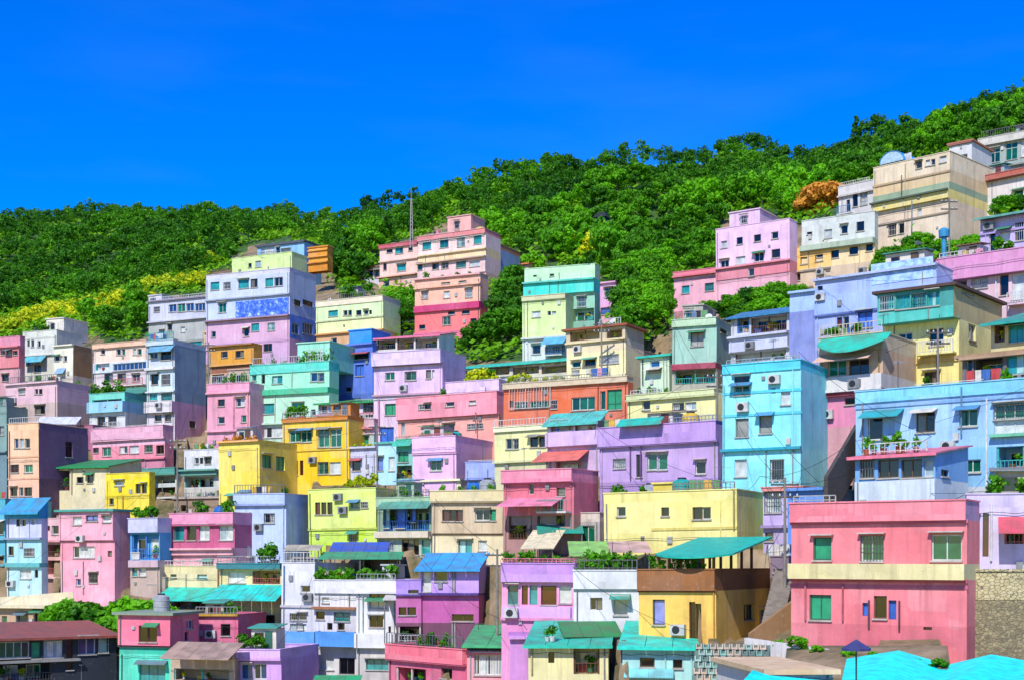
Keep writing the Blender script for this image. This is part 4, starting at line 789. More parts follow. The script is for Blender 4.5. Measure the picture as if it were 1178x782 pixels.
H('rose pink house', 'rose pink house with mauve corner annex and wide paned window, above the bushes', 70, 132, 588, '621:fcb4c4!c890b0/.25 645:fca8b8!c890b0 676:fcb4c4!b87098/.0', 'w:84,594,94,603,w w:99,592,113,599,p w:118,592,128,600,w w:84,628,109,641,n w:124,633,129,640,n l:621,d88098,.15 c:92,619 r:72,130,-3', x2=150, roof=('slab', '48a898', .3))
H('red balcony column', 'narrow salmon house with stacked open balconies beside the rose pink house', 49, 71, 596, '622:f0c0c0 665:e8b4a8 682:b89080', 'w:53,598,57,610,r w:59,598,67,614,n o:52,626,69,640,n o:52,644,69,660,r l:622,e8a0a8,.4 l:664,e0c0b8,.4', D=137, dep=6, th=22)
H('mauve corner annex', 'plain mauve annex projecting at the foot of the rose pink house', 114, 136, 645, '676:c878a8', 'l:645', D=129, dep=4)
H('lilac box house', 'lilac fronted house with bright blue veranda, between two pink houses', 150, 184, 596, '612:dcdcfc!8098c0/.3 644:50a8e0!6090b8 652:d8b8c0/.3 675:c8b0a0', 'o:152,614,194,643,b w:152,650,158,662,t w:160,650,168,662,w v:152,180,5,dark,white,1.2 y:170', x2=197)
H('white flat with green band', 'white flat with panes above a green awning, left of the big yellow house', 212, 253, 517, '540:f4f4f4 546:68a898/.6 561:e0e8e0 573:d0ccc0', 'w:224,526,229,533,n w:230,526,234,533,n w:236,526,243,533,n l:540 o:208,548,246,560,t v:216,250,3,dark,dark,1', D=147)
H('stone base cottage', 'brown rough stone cottage below the white flats', 200, 253, 572, '592:a08870', 'w:208,576,214,588,n l:572,b8a898,.2', D=143, dep=5)
H('big yellow house', 'big plain yellow house front with green shuttered flank', 252, 299, 507, '582:fce45c!ecbc28', 's:302,523,313,538,G s:318,525,328,541,G l:507,f8b868 v:254,296,8,orange,terracotta,1.0', x2=335, dep=9)
H('yellow house with big panes', 'bright yellow upper house with two big green panes, behind the plain yellow house', 326, 402, 480, '484:d88838/.3 516:fcd02c!e8a820/.1 553:fcd430!e0a820', 'w:333,494,346,508,g w:346,494,359,508,g w:366,493,379,514,g w:380,493,393,514,g l:517,f0c828,.1 w:366,531,378,545,g w:379,531,392,545,w w:337,529,343,546,r w:345,529,349,546,r v:328,352,5,dark,red,1.3', D=141)
H('pink house with long veranda', 'pink house with a long magenta veranda, left of the blue grey house', 197, 270, 590, '603:f49cbc/.3 630:c85c84 638:fcb0bc/.3 662:fcb4bc', 'w:200,604,212,621,t w:215,604,226,621,n w:229,604,241,621,w w:252,604,268,621,w l:603 l:631,fcb8c0,.3', th=22)
H('blue grey cube', 'blue grey cube house with small square windows, centre left', 270, 329, 568, '580:c0d4fc!8898c8/.25 642:c4d8fc!8c9ccc', 'w:277,591,288,601,d w:304,590,316,601,d w:277,624,288,633,d w:307,626,317,640,w l:580,98a8d8 v:332,340,1,green,dark,1.0 y:300', x2=356, th=23)
H('lime house', 'lime yellow house with barred windows, right of the blue grey cube', 355, 433, 562, '608:e8f880 628:d0f450/-.12', 'w:363,577,369,591,r w:370,577,376,591,n w:377,577,383,591,n w:404,577,413,584,t w:416,577,424,584,n l:608,c8d858,.12 v:400,432,8,yellow,dark,1.2', th=22, par=.3)
H('pale lavender cottage', 'pale lavender cottage with green hedge roof edge, below the green roofed hut', 402, 433, 514, '553:dce0fc', 'w:405,529,415,541,d l:514 v:403,431,5,yellow,terracotta,.9', D=139)
H('pale cyan cottage', 'pale cyan cottage with tall blue window, left of the lilac pink house', 433, 456, 510, '553:b8e8f4', 'w:434,525,441,541,p w:447,525,454,541,w', D=137, dep=5, roof=('slab', '60c0b0', .2))
H('jade porch house', 'jade green porch house with blue tarp top, left of the lilac pink house', 456, 476, 505, '518:58d0b0 553:90d0c8', 'a:452,506,474,512,40c8a8,.7 w:458,519,470,531,G o:456,535,474,550,n', D=135, dep=5)
H('green roofed hut', 'low hut under a green roof with blue panes, behind the yellow house', 366, 432, 463, '476:e0e4e8 492:c8c0c4/.3', 'w:370,467,376,474,r w:378,467,386,474,w w:388,466,404,475,b w:418,463,430,476,n r:408,432,-2 l:476,d88898,.3', roof=('shed', '30a058', 1.0, .5), D=146, dep=6)
H('green shutter house', 'narrow grey house with a long green shutter and pink ledge, right of big yellow panes', 404, 430, 482, '500:d8b4bc/.0 512:b8c8c0', 'w:405,501,424,511,G l:492,e88898,.4', D=142, dep=5)
H('lilac grey house', 'lilac house with overhanging parapet and three windows, centre', 430, 509, 404, '419:e8d0f4!b0a8b4/.5 452:e8c8ec!b8acb8 458:ece0f0/.1 502:ecd0e4', 'w:443,428,454,437,g w:466,427,479,437,g w:490,425,496,435,n w:497,425,500,435,w l:419,a088a8 l:453,c8a0b8,.2 w:443,464,458,477,G w:437,491,453,508,B r:432,505,-1 D:445 p:436,456,495,d0a0b8', x2=536, th=22)
H('pillared roof room', 'open pillared roof room with pink sheet roof, on top of the lilac house', 432, 505, 388, '405:e8dcd8', 'o:434,389,455,402,k o:457,389,476,402,n o:478,389,503,402,k', roof=('shed', 'e87898', .8, .3), D=151, dep=4, th=22, found=.3)
H('lilac low annex', 'lilac low annex with a brown leafy terrace, right of the lilac house', 509, 574, 438, '452:ecd0f0', 'l:452,a08090,.2 v:538,572,9,yellow,terracotta,1.4 v:540,570,5,dark,terracotta,1.2', D=139, th=24, dep=5)
H('salmon pink house', 'long salmon pink house with small windows on two storeys, centre', 458, 574, 454, '479:fc9cac!b06068/.35 512:fcac9c!a05858', 'w:482,459,489,470,w w:489,459,496,470,n w:513,457,523,467,n w:540,456,548,465,w l:479,e08088,.1 w:486,488,500,495,d w:510,487,523,495,d w:538,487,556,493,d w:462,485,466,500,n p:548,476,500,c07070 v:500,540,3,dark,dark,1', x2=583, th=28)
H('lilac pink cottage', 'lilac pink cottage with mauve flank and one window, below the salmon house', 475, 525, 502, '520:f8c8f0!b87898/.15 560:f4c4e8!b87898', 'w:495,529,508,541,g l:521,d8a0c8,.1 r:478,520,3,d08898 v:480,520,4,dark,red,1.0', x2=567)
H('cream low wall house', 'low cream house with plant edged roof in front of the lilac pink cottage', 486, 530, 552, '566:f8f0c0', 'l:552 v:488,526,7,dark,terracotta,1.0', D=127, dep=4)
H('periwinkle box', 'plain periwinkle blue box house between pink and tan houses', 537, 579, 531, '550:a8b8f4/.3 566:8ca4e8', 'l:550 r:538,576,-1', D=124, th=24)
H('blue door balcony house', 'balcony house with bright blue doors under a green awning, left of the tan house', 434, 496, 572, '582:b0d0a8/.3 611:90a890 618:e4d8bc/.6 640:b8d0b8', 'o:441,584,494,610,b w:442,584,448,607,t w:455,584,466,607,B w:472,584,478,600,B a:436,576,495,584,58a890,1.0 l:618,d0c8a8,.3 w:446,620,453,635,w w:462,620,482,638,n w:485,620,495,637,t v:438,492,5,green,dark,1', D=122)
H('tan house', 'tan house with a wide sandy parapet and two paned windows, centre', 496, 581, 564, '576:e8d8a4/.35 613:dcc49c 640:f0e0b0/-.2', 'w:508,586,516,599,r w:516,586,524,599,n w:524,586,532,599,r w:546,585,563,598,n w:563,585,570,598,G l:576 w:527,621,543,637,t w:550,621,560,633,w v:497,575,4,green,terracotta,.8 l:614,b89870,.06 T:560,grey', th=23)
H('strong pink house', 'strong pink house with deep parapet and fringed awning over a dark porch', 579, 660, 540, '554:f494ac!e08cc0/.4 592:e07c8c!d880b8 630:b88880', 'w:608,556,614,568,n a:578,572,642,581,f890b0,1.8 o:585,584,612,620,n o:618,584,650,605,k l:554,d870a0 w:640,560,650,570,n', x2=688, th=30)
H('long lemon yellow house', 'long lemon yellow house with three small dark windows, right of centre', 695, 848, 565, '612:fcf090!e0c870 630:f4e888/.0', 'w:710,582,720,593,n w:761,583,770,593,n w:797,583,808,597,n w:808,583,818,597,d l:608,e0d070,.06,750,848 b:752,556,775,f0d860,2,3,n p:845,566,610,a09850 r:776,845,8,907060 v:700,745,5,green,terracotta,1 T:785,teal', th=27, dep=9)
H('lemon annex', 'small lemon annex with wooden balcony, right end of the long lemon house', 848, 875, 564, '626:fcec90', 'w:853,586,870,598,n l:572,d8c880,.1 y:860', D=101, dep=6)
H('lavender flat with salmon top', 'lavender flat with salmon top band and lattice window, beside the coral pink house', 878, 926, 560, '564:f09488/.3 606:d4c0ec 640:c0b0d0', 'w:880,566,899,589,w l:605,a890c0,.3 w:880,612,890,622,n p:912,566,620,d0a0b8', D=90, dep=7)
H('cornflower box', 'cornflower blue box house peeping over the coral pink house', 906, 948, 562, '585:6098e8', 'l:562', D=88, dep=5)
# --- bottom
H('cream cottage with aqua awning', 'cream cottage over an aqua sheet awning, lower left', 188, 250, 651, '675:ecdca4 700:a89078', 'w:196,654,203,664,g w:227,653,238,665,t a:184,675,250,690,20d8b8,3.0 o:200,688,240,698,r', D=124, dep=7, th=16)
H('yellowish house with aqua roof', 'yellowish house beneath a long aqua awning and teal lintel, lower left', 252, 325, 648, '654:388890/.6 673:f0dca0 698:e8c8a0 740:f8e098', 'a:244,672,326,690,20e0d0,3.0 w:262,658,282,670,w o:290,656,322,671,r o:285,708,300,736,g w:304,706,316,730,n v:295,320,4,green,dark,1.6', D=121, dep=8, th=16)
H('rose house over turquoise storey', 'rose pink house over a turquoise lower storey, bottom left', 137, 197, 707, '742:f8849c!d06c98/.3 752:40c8a8 800:58e8c4', 'w:159,719,169,738,n w:169,719,180,738,n l:743,484448,.2 w:160,762,190,784,t s:214,712,222,723,b s:212,726,216,736,k', x2=228, th=10, D=106, roof=('slab', '8ca088', .35))
H('rose wing with black door', 'rose pink wing with a black doorway, right of the rose house', 224, 274, 707, '738:e87494', 'w:254,711,265,731,k v:255,275,4,green,green,1.1 l:707,c8a040', D=112, dep=7, th=8)
H('tan porch house', 'porch house with curved tan roof and glazed front, bottom left', 196, 270, 758, '800:c8b098', 'o:200,760,264,782,t w:212,758,225,766,g a:194,738,272,757,b89c88,3.0', th=12, D=104)
H('lilac shop house', 'lilac low house with blue panes and hedge on its roof, bottom', 271, 324, 747, '758:e0b8f4/.2 800:d8a8e8', 'w:277,763,291,781,b w:292,763,307,781,b l:758 v:275,306,8,dark,green,1.1', D=104, th=15)
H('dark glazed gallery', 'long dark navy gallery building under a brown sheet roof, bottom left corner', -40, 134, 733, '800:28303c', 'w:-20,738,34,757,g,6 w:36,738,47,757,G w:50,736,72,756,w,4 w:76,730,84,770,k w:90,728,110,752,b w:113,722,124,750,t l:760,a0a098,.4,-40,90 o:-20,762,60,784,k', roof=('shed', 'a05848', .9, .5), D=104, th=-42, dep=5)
H('tan slat shed', 'tan board shed with green panels under a cream terrace, lower left', -30, 72, 699, '725:c8a888', 'w:2,708,8,722,g w:20,706,30,720,t w:40,703,49,716,k w:55,701,58,714,w w:64,701,68,714,w', roof=('slab', 'e8dcb0', .6), D=122, th=14, dep=9)
H('white tower house', 'tall white house with two barred windows and a blue bay rail, lower centre', 323, 361, 647, '697:f0f0f4 741:eceaf0!c8c8cc 748:e8e4e8/.4 800:dcd4e8', 'w:345,673,356,681,n w:333,705,342,713,n w:342,705,352,713,n w:340,716,348,724,w l:697,c8c4c8,.15 B:324,726,361,740,58a8e8,.8 w:332,755,342,770,d w:346,755,354,770,n w:356,753,361,770,B p:326,650,690,5890d0 w:333,717,352,734,w', D=112, th=14, dep=9)
H('white house with terrace', 'white house with a rubble strewn roof terrace and blue balcony rail, lower centre', 361, 410, 667, '682:f8f8f8!e0e0e8/.2 697:f0f0f0 728:ece8ec 746:e8e8ec 800:d8d4d0', 'B:362,726,409,741,3898e8,1.0 l:699,a86838,.5 w:363,703,373,712,n w:384,704,402,714,t w:376,716,382,724,n w:388,716,396,724,n w:366,756,384,770,w w:390,756,408,775,k v:364,408,7,green,terracotta,1.2 w:370,687,378,693,w y:385 T:400,blue,.8', D=111, th=14)
H('white stair block', 'white block with three stacked windows and green shade patch, lower centre', 410, 457, 667, '681:fcfcfc!b8a0dc/.2 728:f4f4f6 745:fcfcfc/.5 800:d0ccc4', 'w:425,682,444,690,n w:425,690,444,699,w w:425,708,441,721,n l:681 w:421,758,447,770,t w:447,720,450,730,n p:418,685,728,b8c8c0 v:412,455,7,dark,white,1.3 b:440,650,452,e0e8e8,1,3,n', D=109, th=14)
H('purple house with blue roof', 'purple house with sky blue sheet roof above a magenta storey, lower centre', 484, 551, 652, '682:d0a8ec!8c68a8 684:6048a0/.2 716:c868a8!70487c 760:784860', 'w:486,655,496,680,w w:500,652,515,668,g w:520,706,545,714,n l:683,503888,.2', D=103, th=14, roof=('shed', '38a8e8', .9, .6), x2=560)
H('magenta flat', 'magenta flat with purple parapet and two dark windows, between white stair block and purple house', 456, 485, 667, '683:b090e0 685:6048a0/.2 716:c868a8 760:784860', 'w:459,698,468,707,k w:469,698,479,707,k w:470,670,482,682,k o:458,720,484,738,g', D=103.5, th=14)
H('pink gallery house', 'orchid pink house with pink framed paned gallery under a purple parapet, lower centre', 577, 661, 648, '669:d09ce4!b080c8/.35 697:f0a0c8 712:e4b0ec/.1 730:e89cc8', 'w:584,673,596,695,t w:600,673,607,695,r w:609,673,618,695,t w:622,673,640,695,r w:643,673,657,693,w c:588,705 l:712,e898c0,.2 v:580,655,10,dark,red,1.1 r:578,660,5,e87898', D=88, th=12, x2=668)
H('clean white house', 'clean white house with two paned windows under a leafy roof garden', 660, 735, 656, '677:fafcfc/.2 735:f8f8fa', 'w:679,687,686,701,n w:686,687,693,701,n w:706,687,722,707,w l:677,d0d4d8,.1 v:664,730,9,green,terracotta,1.3 v:666,730,6,green,white,1.1', D=85, th=10)
H('timber gallery house', 'mustard yellow house with brown timber gallery rail and arched teal canopy', 735, 824, 655, '679:a06838/.25 740:fcd064!e8b048', 'w:751,689,765,718,p w:793,692,800,735,r w:800,694,807,735,n l:679,885028,.1 v:745,815,7,dark,terracotta,.8 c:780,724 p:822,680,735,d0a040 s:856,695,867,713,k s:874,700,882,718,b', D=79, th=27, x2=890, par=.3, deco=False)
H('lemon cottage with teal roof', 'pale lemon cottage under a stepped teal roof, bottom centre', 608, 700, 742, '800:f0e8a8', 'w:631,750,638,762,k o:660,746,690,775,n v:624,640,2,green,white,.8 p:612,742,775,c8b880', roof=('shed', '28c8a8', 1.0, .5), D=80, th=6, dep=7)
H('mint cottage with aqua roof', 'mint blue cottage under a bright aqua roof, bottom centre', 716, 800, 744, '800:b0e8e0', 'w:736,756,753,767,n w:774,758,785,768,n a:718,768,775,778,88e4ec,.7', roof=('shed', '20e4c8', 1.0, .5), D=77, th=8, dep=7)
H('salmon terrace house', 'salmon pink terrace house with long plain parapet and shrubs, bottom centre', 447, 536, 744, '761:fc8090!d85c70/.35 800:e06888', 'w:507,768,520,780,n o:455,768,490,785,g l:761 v:478,535,7,dark,dark,1.2', D=97, th=48, dep=6)
H('pink barred shed', 'pink barred shed under a dull green roof, bottom centre', 537, 586, 742, '748:203838 800:f8a0a8', 'w:545,752,583,776,w,12 l:751,f08088,.2', roof=('shed', '48b878', .9, .6), D=90, th=4, dep=8)
H('orchid end wall house', 'plain orchid pink narrow house between green roofs, bottom centre', 587, 608, 733, '800:d898dc', 'l:733', D=85, th=0, dep=7, roof=('slab', 'c888cc', .1))
H('white slat shed', 'low white walled yard shed with flat beige roof, bottom right', 884, 958, 775, '800:f0ece4', 'w:890,790,900,798,n', D=55, th=-6, dep=8, roof=('slab', 'e8c898', .25))
H('green awning yard', 'cluttered yard house with green awning and open dark front, beside the pale pink low house', 67, 103, 452, '462:48b088 492:a8a498', 'o:69,464,101,480,g w:72,482,82,492,n w:88,482,98,492,k v:70,100,6,green,terracotta,1.5', dep=4, D=178)
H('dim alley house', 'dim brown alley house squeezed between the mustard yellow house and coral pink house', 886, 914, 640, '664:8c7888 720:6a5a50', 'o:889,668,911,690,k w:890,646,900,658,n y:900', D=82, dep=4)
H('cluttered salmon shed', 'salmon shed with open dark front beside the plum red flat', 104, 126, 500, '512:e098b0 534:c88890', 'o:106,515,124,530,k', D=160, dep=4)
H('beige back wall house', 'plain beige house low behind the cream house with brown eave', 720, 740, 404, '450:b8a890', 'w:724,415,732,424,n p:736,404,450', D=146, dep=5)
H('tan porch block', 'tan block with dark openings under the ochre orange house', 290, 328, 388, '396:e878a0 420:c8a898', 'w:296,400,306,410,r o:308,398,326,412,r', D=183, dep=4)
H('ochre base wall house', 'ochre walled low house below the pale yellow green house', 366, 408, 382, '394:e0a068 402:d88c58', 'r:368,405,3,906050 w:380,386,388,392,n', D=184, dep=4)
H('dark veranda flat', 'flat with dark railed veranda under the strong pink house', 582, 640, 592, '632:a89088', 'o:586,600,606,624,n w:610,602,622,624,g w:626,600,636,616,n', D=104, dep=4)
H('teal shutter shed', 'small shed with teal shutters behind the orchid pink gallery house', 640, 690, 590, '600:d8c8b8 640:b8b0a8', 'w:650,606,664,622,G w:668,604,684,624,g', D=103, dep=4)
H('grey stair cottage', 'grey cottage with dark door between the lilac box house and aqua awning', 150, 190, 664, '700:b8a898', 'w:156,668,166,684,n w:172,668,182,680,g', D=125, dep=4)
H('cream veranda flat', 'cream flat with open brown veranda below the tan house', 540, 582, 622, '650:d8c8a8', 'o:545,628,578,646,n', D=112, dep=4)
H('weathered teal house', 'weathered grey teal house at the left edge beside the peach and plum house', -60, 8, 468, '520:88a8a0 590:7898a0', 'w:0,490,5,500,n l:520', D=166, th=18)
RIM = [(-80, 392), (0, 390), (30, 384), (70, 374), (100, 378), (120, 390), (165, 388), (170, 337), (236, 337), (240, 310), (266, 306), (270, 288), (300, 278), (350, 278), (384, 290), (386, 330), (418, 330), (420, 306), (437, 302), (440, 278), (480, 266), (515, 250), (545, 250), (575, 282), (610, 304), (690, 304), (695, 322), (712, 324), (716, 398), (736, 398), (772, 362), (774, 322), (822, 318), (826, 250), (875, 240), (910, 255), (922, 256), (962, 250), (966, 232), (1003, 212), (1040, 190), (1090, 178), (1120, 178), (1126, 176), (1185, 160), (1260, 150)]
POCKET = [(562, 300, 602, 417), (520, 394, 602, 417), (440, 332, 478, 388), (386, 318, 420, 344), (712, 318, 770, 400), (808, 346, 912, 362)]
def wooded(px, py, m=0):
    if py < np.interp(px, [q for q, _ in RIM], [q for _, q in RIM]) + m: return True
    if 1004 < px < 1180 and 302 - (px - 1004) * .5 < py < 326 - (px - 1004) * .33: return True
    return any(a < px < c and b < py < d for a, b, c, d in POCKET)

# ------------------------------------------------------------------ ground
def groundmat(green=False):
    m, nt, b, N, L = newmat('undergrowth' if green else 'village_ground')
    ge = N('ShaderNodeNewGeometry'); n = N('ShaderNodeTexNoise'); n.inputs['Scale'].default_value = .25; n.inputs['Detail'].default_value = 9; n.inputs['Roughness'].default_value = .7
    L(ge.outputs['Position'], n.inputs['Vector'])
    rp = N('ShaderNodeValToRGB'); e = rp.color_ramp.elements; e[0].position = .35; e[0].color = (.03, .055, .012, 1); e[1].position = .68; e[1].color = (.34, .26, .15, 1)
    k = e.new(.5); k.color = (.20, .14, .07, 1)
    if green: e[0].color = (.012, .04, .006, 1); e[1].color = (.03, .09, .01, 1); e[2].color = (.05, .12, .012, 1)
    L(n.outputs['Fac'], rp.inputs[0]); L(rp.outputs[0], b.inputs['Base Color']); b.inputs['Roughness'].default_value = .95
    bp = N('ShaderNodeBump'); bp.inputs['Strength'].default_value = .8; bp.inputs['Distance'].default_value = .4; L(n.outputs['Fac'], bp.inputs['Height']); L(bp.outputs[0], b.inputs['Normal'])
    return m
def build_ground():
    cols = list(range(-1100, -60, 40)) + list(range(-60, 1250, 5)) + list(range(1250, 2300, 40)); NR = 110; vs = []; fs = []; mis = []
    for px in cols:
        k = col_knots(px); d0, y0 = k[0]; z0 = (HZ - y0) / F * d0
        ds = [d for d, y in k]; zs = [(HZ - y) / F * d for d, y in k]
        D = [6, 20, d0 * .6] + list(np.linspace(d0, ds[-1], NR)) + [ds[-1] + 25, ds[-1] + 120, ds[-1] + 500, 2400]
        ys = [y for d, y in k]
        Z = [z0 - 9, z0 - 9, z0 - 5]
        for q in D[3:3 + NR]:
            y_ = carve(px, q, float(np.interp(q, ds, ys))); Z.append((HZ - y_) / F * q + swell(px, q, y_))
        Z += [zs[-1] + 1, zs[-1] - 12, zs[-1] - 70, -60]
        for d, z in zip(D, Z): vs.append(((px - CX) / F * d, d, z))
    n = NR + 7
    for i in range(len(cols) - 1):
        for j in range(n - 1):
            a = i * n + j; fs.append((a, a + n, a + n + 1, a + 1))
            v = vs[a]; py = HZ - F * v[2] / v[1]; px = cols[i]
            mis.append(1 if (v[1] > 90 and wooded(px, py, 6)) or px < -60 or px > 1250 else 0)
    me = bpy.data.meshes.new('hillside'); me.from_pydata(vs, [], fs); me.materials.append(groundmat()); me.materials.append(groundmat(True)); me.polygons.foreach_set('material_index', mis)
    for p in me.polygons: p.use_smooth = True
    o = link('hillside', me); o['kind'] = 'structure'
for x0_, x1_, D_, y_ in [(1095, 1300, 69.5, 775), (880, 1010, 73.5, 742), (1000, 1112, 68.5, 742), (790, 900, 72, 742), (60, 196, 125, 700), (640, 900, 66, 790)]: FEET.append((x0_, x1_, 1 / D_, 0, (HZ - y_) / F * D_))
build_ground()

# ------------------------------------------------------------------ trees
def crown_mesh(seed, rx, rz, nclump, nleaf, leaf, mat, conifer=False):
    rnd = random.Random(seed); m = MB()
    for k in range(nclump):
        if conifer:
            t = (k + .5) / nclump; a = rnd.random() * 6.28; r = rx * (1 - t) * rnd.uniform(.4, 1); c = (r * math.cos(a), r * math.sin(a), rz * (2 * t - .9)); cr = rx * (.25 + .35 * (1 - t))
        else:
            d = Vector((rnd.gauss(0, 1), rnd.gauss(0, 1), rnd.gauss(.25, .9))); d.normalize(); q = rnd.uniform(.45, .95)
            c = (d.x * rx * q, d.y * rx * q, d.z * rz * q); cr = rx * rnd.uniform(.26, .46)
        leaf_cluster(m, c, cr, nleaf, leaf, rnd, 0, .75)
    return m.mesh('crown', mat)
def trunk_mesh(seed, h, rx):
    rnd = random.Random(seed); m = MB(); r = .09 + h * .02
    p = Vector((0, 0, -.6)); top = Vector((rnd.uniform(-.2, .2), rnd.uniform(-.2, .2), h))
    m.bar(p, top, r, 0, 7, r * .5)
    for k in range(5):
        a = 6.28 * k / 5 + rnd.random(); s = p.lerp(top, rnd.uniform(.6, .95)); m.bar(s, s + Vector((math.cos(a) * rx * .6, math.sin(a) * rx * .6, rx * rnd.uniform(.3, .7))), r * .42, 0, 5, r * .12)
    return m.mesh('trunk', BARK)
VAR = []
for s_, (mat, rx, rz) in enumerate([(LEAF, 2.7, 2.2), (LEAF, 3.1, 2.3), (LEAFD, 2.6, 2.5), (LEAF, 2.3, 2.1), (LEAFD, 3.0, 2.2), (LEAF, 2.8, 2.7)]):
    VAR.append((crown_mesh(40 + s_, rx, rz, 20, 60, .24, mat), trunk_mesh(60 + s_, 2.6, rx), rx, rz, mat))
HI = []
for s_, (mat, rx, rz) in enumerate([(LEAF, 2.5, 2.1), (LEAFD, 2.5, 2.2)]):
    HI.append((crown_mesh(80 + s_, rx, rz, 26, 90, .17, mat), trunk_mesh(90 + s_, 2.4, rx), rx, rz, mat))
CONI = (crown_mesh(99, 1.9, 4.2, 24, 50, .26, LEAFD, True), trunk_mesh(98, 3.5, 1.0), 1.9, 4.2, LEAFD)
BUSHY = crown_mesh(111, 1.6, 1.1, 12, 50, .17, LEAFY); BUSHO = crown_mesh(112, 1.8, 1.3, 14, 50, .17, LEAFO); BUSHG = crown_mesh(113, 1.5, 1.1, 14, 60, .14, LEAF)
def tree(v, X, Y, s, label, group, name='broadleaf_tree', zs=1.0, cat='tree', sink=0):
    cm, tm, rx, rz, _ = v
    e = empty(name, (X, Y, ground_z(X, Y) - .2 - sink), random.random() * 6.28, label, cat, group); e.scale = (s, s, s * zs)
    t = link('trunk', tm, e); c = link('crown', cm, e); c.location = (0, 0, 2.4 + rz * .62)
    return e
pts = []
cell = {}
tries = 0
while tries < 60000:
    tries += 1
    D = math.sqrt(rng.uniform(90 ** 2, 500 ** 2)); px = rng.uniform(-70, 1250)
    k = col_knots(px)
    if D > k[-1][0] + 8: continue
    y = float(np.interp(D, [d for d, _ in k], [q for _, q in k]))
    if y > np.interp(px, [a for a, _ in RIM], [b for _, b in RIM]) - 1: continue
    if px < 248 and abs(y - (380 - 54 * px / 240)) < 13: continue
    if 918 < px < 966 and 226 < y < 275: continue
    X = (px - CX) / F * D; key = (int(X // 5), int(D // 5)); mind = 2.55 + rng.uniform(0, 1.2)
    if any((X - q[0]) ** 2 + (D - q[1]) ** 2 < mind ** 2 for i in (-1, 0, 1) for j in (-1, 0, 1) for q in cell.get((key[0] + i, key[1] + j), [])): continue
    cell.setdefault(key, []).append((X, D)); pts.append((D, X, px, y))
pts.sort()
print('forest trees', len(pts))
NT = 290
FLAB = {id(LEAF): ('broadleaf tree in the green wood climbing the hill behind the houses', 'green trees on the wooded hill'),
        id(LEAFD): ('dark leaved tree in the green wood climbing the hill behind the houses', 'dark trees on the wooded hill')}
shrubs = []
for i, (D, X, px, y) in enumerate(pts[:NT]):
    v = VAR[rng.integers(len(VAR))] if D > 190 else HI[rng.integers(2)]
    lab, grp = FLAB[id(v[4])]
    tree(v, X, D, float(rng.uniform(.42, .86)), lab, grp, zs=float(rng.uniform(.8, 1.25)))
# the far wood: one object
V = []; Fc = []; MI = []; base = 0
protoarr = []
for cm, tm, rx, rz, mat in VAR:
    a = np.empty(len(cm.vertices) * 3, np.float32); cm.vertices.foreach_get('co', a); a = a.reshape(-1, 4, 3)
    keep = np.random.default_rng(3).permutation(len(a))[:640]; protoarr.append((a[keep], rz, 1 if mat is LEAFD else 0))
for (D, X, px, y) in pts[NT:]:
    a, rz, mi_ = protoarr[rng.integers(len(protoarr))]
    s = float(rng.uniform(.42, .86)) * (1 if D < 360 else .75); t = rng.uniform(0, 6.28); c_, s_ = math.cos(t), math.sin(t)
    n = 480 if D < 330 else 320
    q = a[:n] * s; w = q.copy(); w[..., 0] = q[..., 0] * c_ - q[..., 1] * s_; w[..., 1] = q[..., 0] * s_ + q[..., 1] * c_
    if D > 330:
        m_ = w.mean(axis=1, keepdims=True); w = m_ + (w - m_) * 1.25
    w += np.array([X, D, ground_z(X, D) + (2.0 + rz * .6) * s]); V.append(w.reshape(-1, 3)); MI.append(np.full(n, mi_, np.int32))
V = np.concatenate(V).astype(np.float32); MI = np.concatenate(MI); nf = len(MI)
me = bpy.data.meshes.new('far_wood'); me.vertices.add(len(V)); me.vertices.foreach_set('co', V.ravel())
me.loops.add(nf * 4); me.loops.foreach_set('vertex_index', np.arange(nf * 4, dtype=np.int32))
me.polygons.add(nf); me.polygons.foreach_set('loop_start', np.arange(nf, dtype=np.int32) * 4)
me.materials.append(LEAF); me.materials.append(LEAFD); me.polygons.foreach_set('material_index', MI); me.update(calc_edges=True)
fw = link('far_wood', me); tag(fw, 'far green wood covering the top of the hill under the sky', 'wood', None, 'stuff')
print('far wood faces', nf)

ug = []; rr = np.random.default_rng(11)
rx_ = [a for a, _ in RIM]; ry_ = [b for _, b in RIM]
for _ in range(26000):
    D = math.sqrt(rr.uniform(95 ** 2, 420 ** 2)); px = rr.uniform(-60, 1240); k = col_knots(px)
    if D > k[-1][0]: continue
    y = float(np.interp(D, [d for d, _ in k], [q for _, q in k]))
    if not wooded(px, y, 4) or (y < np.interp(px, rx_, ry_) - 60 and rr.random() < .6): continue
    ug.append(((px - CX) / F * D, D, (HZ - carve(px, D, y)) / F * D + swell(px, D, y)))
UM = MB(); rnd_ = random.Random(4)
for X, D, z in ug:
    for _ in range(9):
        q = Vector((X + rnd_.gauss(0, .9), D + rnd_.gauss(0, .9), z + rnd_.uniform(.1, 1.3))); nrm = Vector((rnd_.gauss(0, .6), rnd_.gauss(-.3, .6), 1)).normalized(); a = nrm.orthogonal().normalized() * rnd_.uniform(.2, .42); b = nrm.cross(a) * .7
        UM.quad(q - a - b, q + a - b, q + a + b, q - a + b)
tag(UM.build('undergrowth', leafmat('undergrowth_leaves', (.05, .20, .004), (.20, .48, .006), .4)), 'low green undergrowth between the trees and along the edge of the wood', 'undergrowth', None, 'stuff')

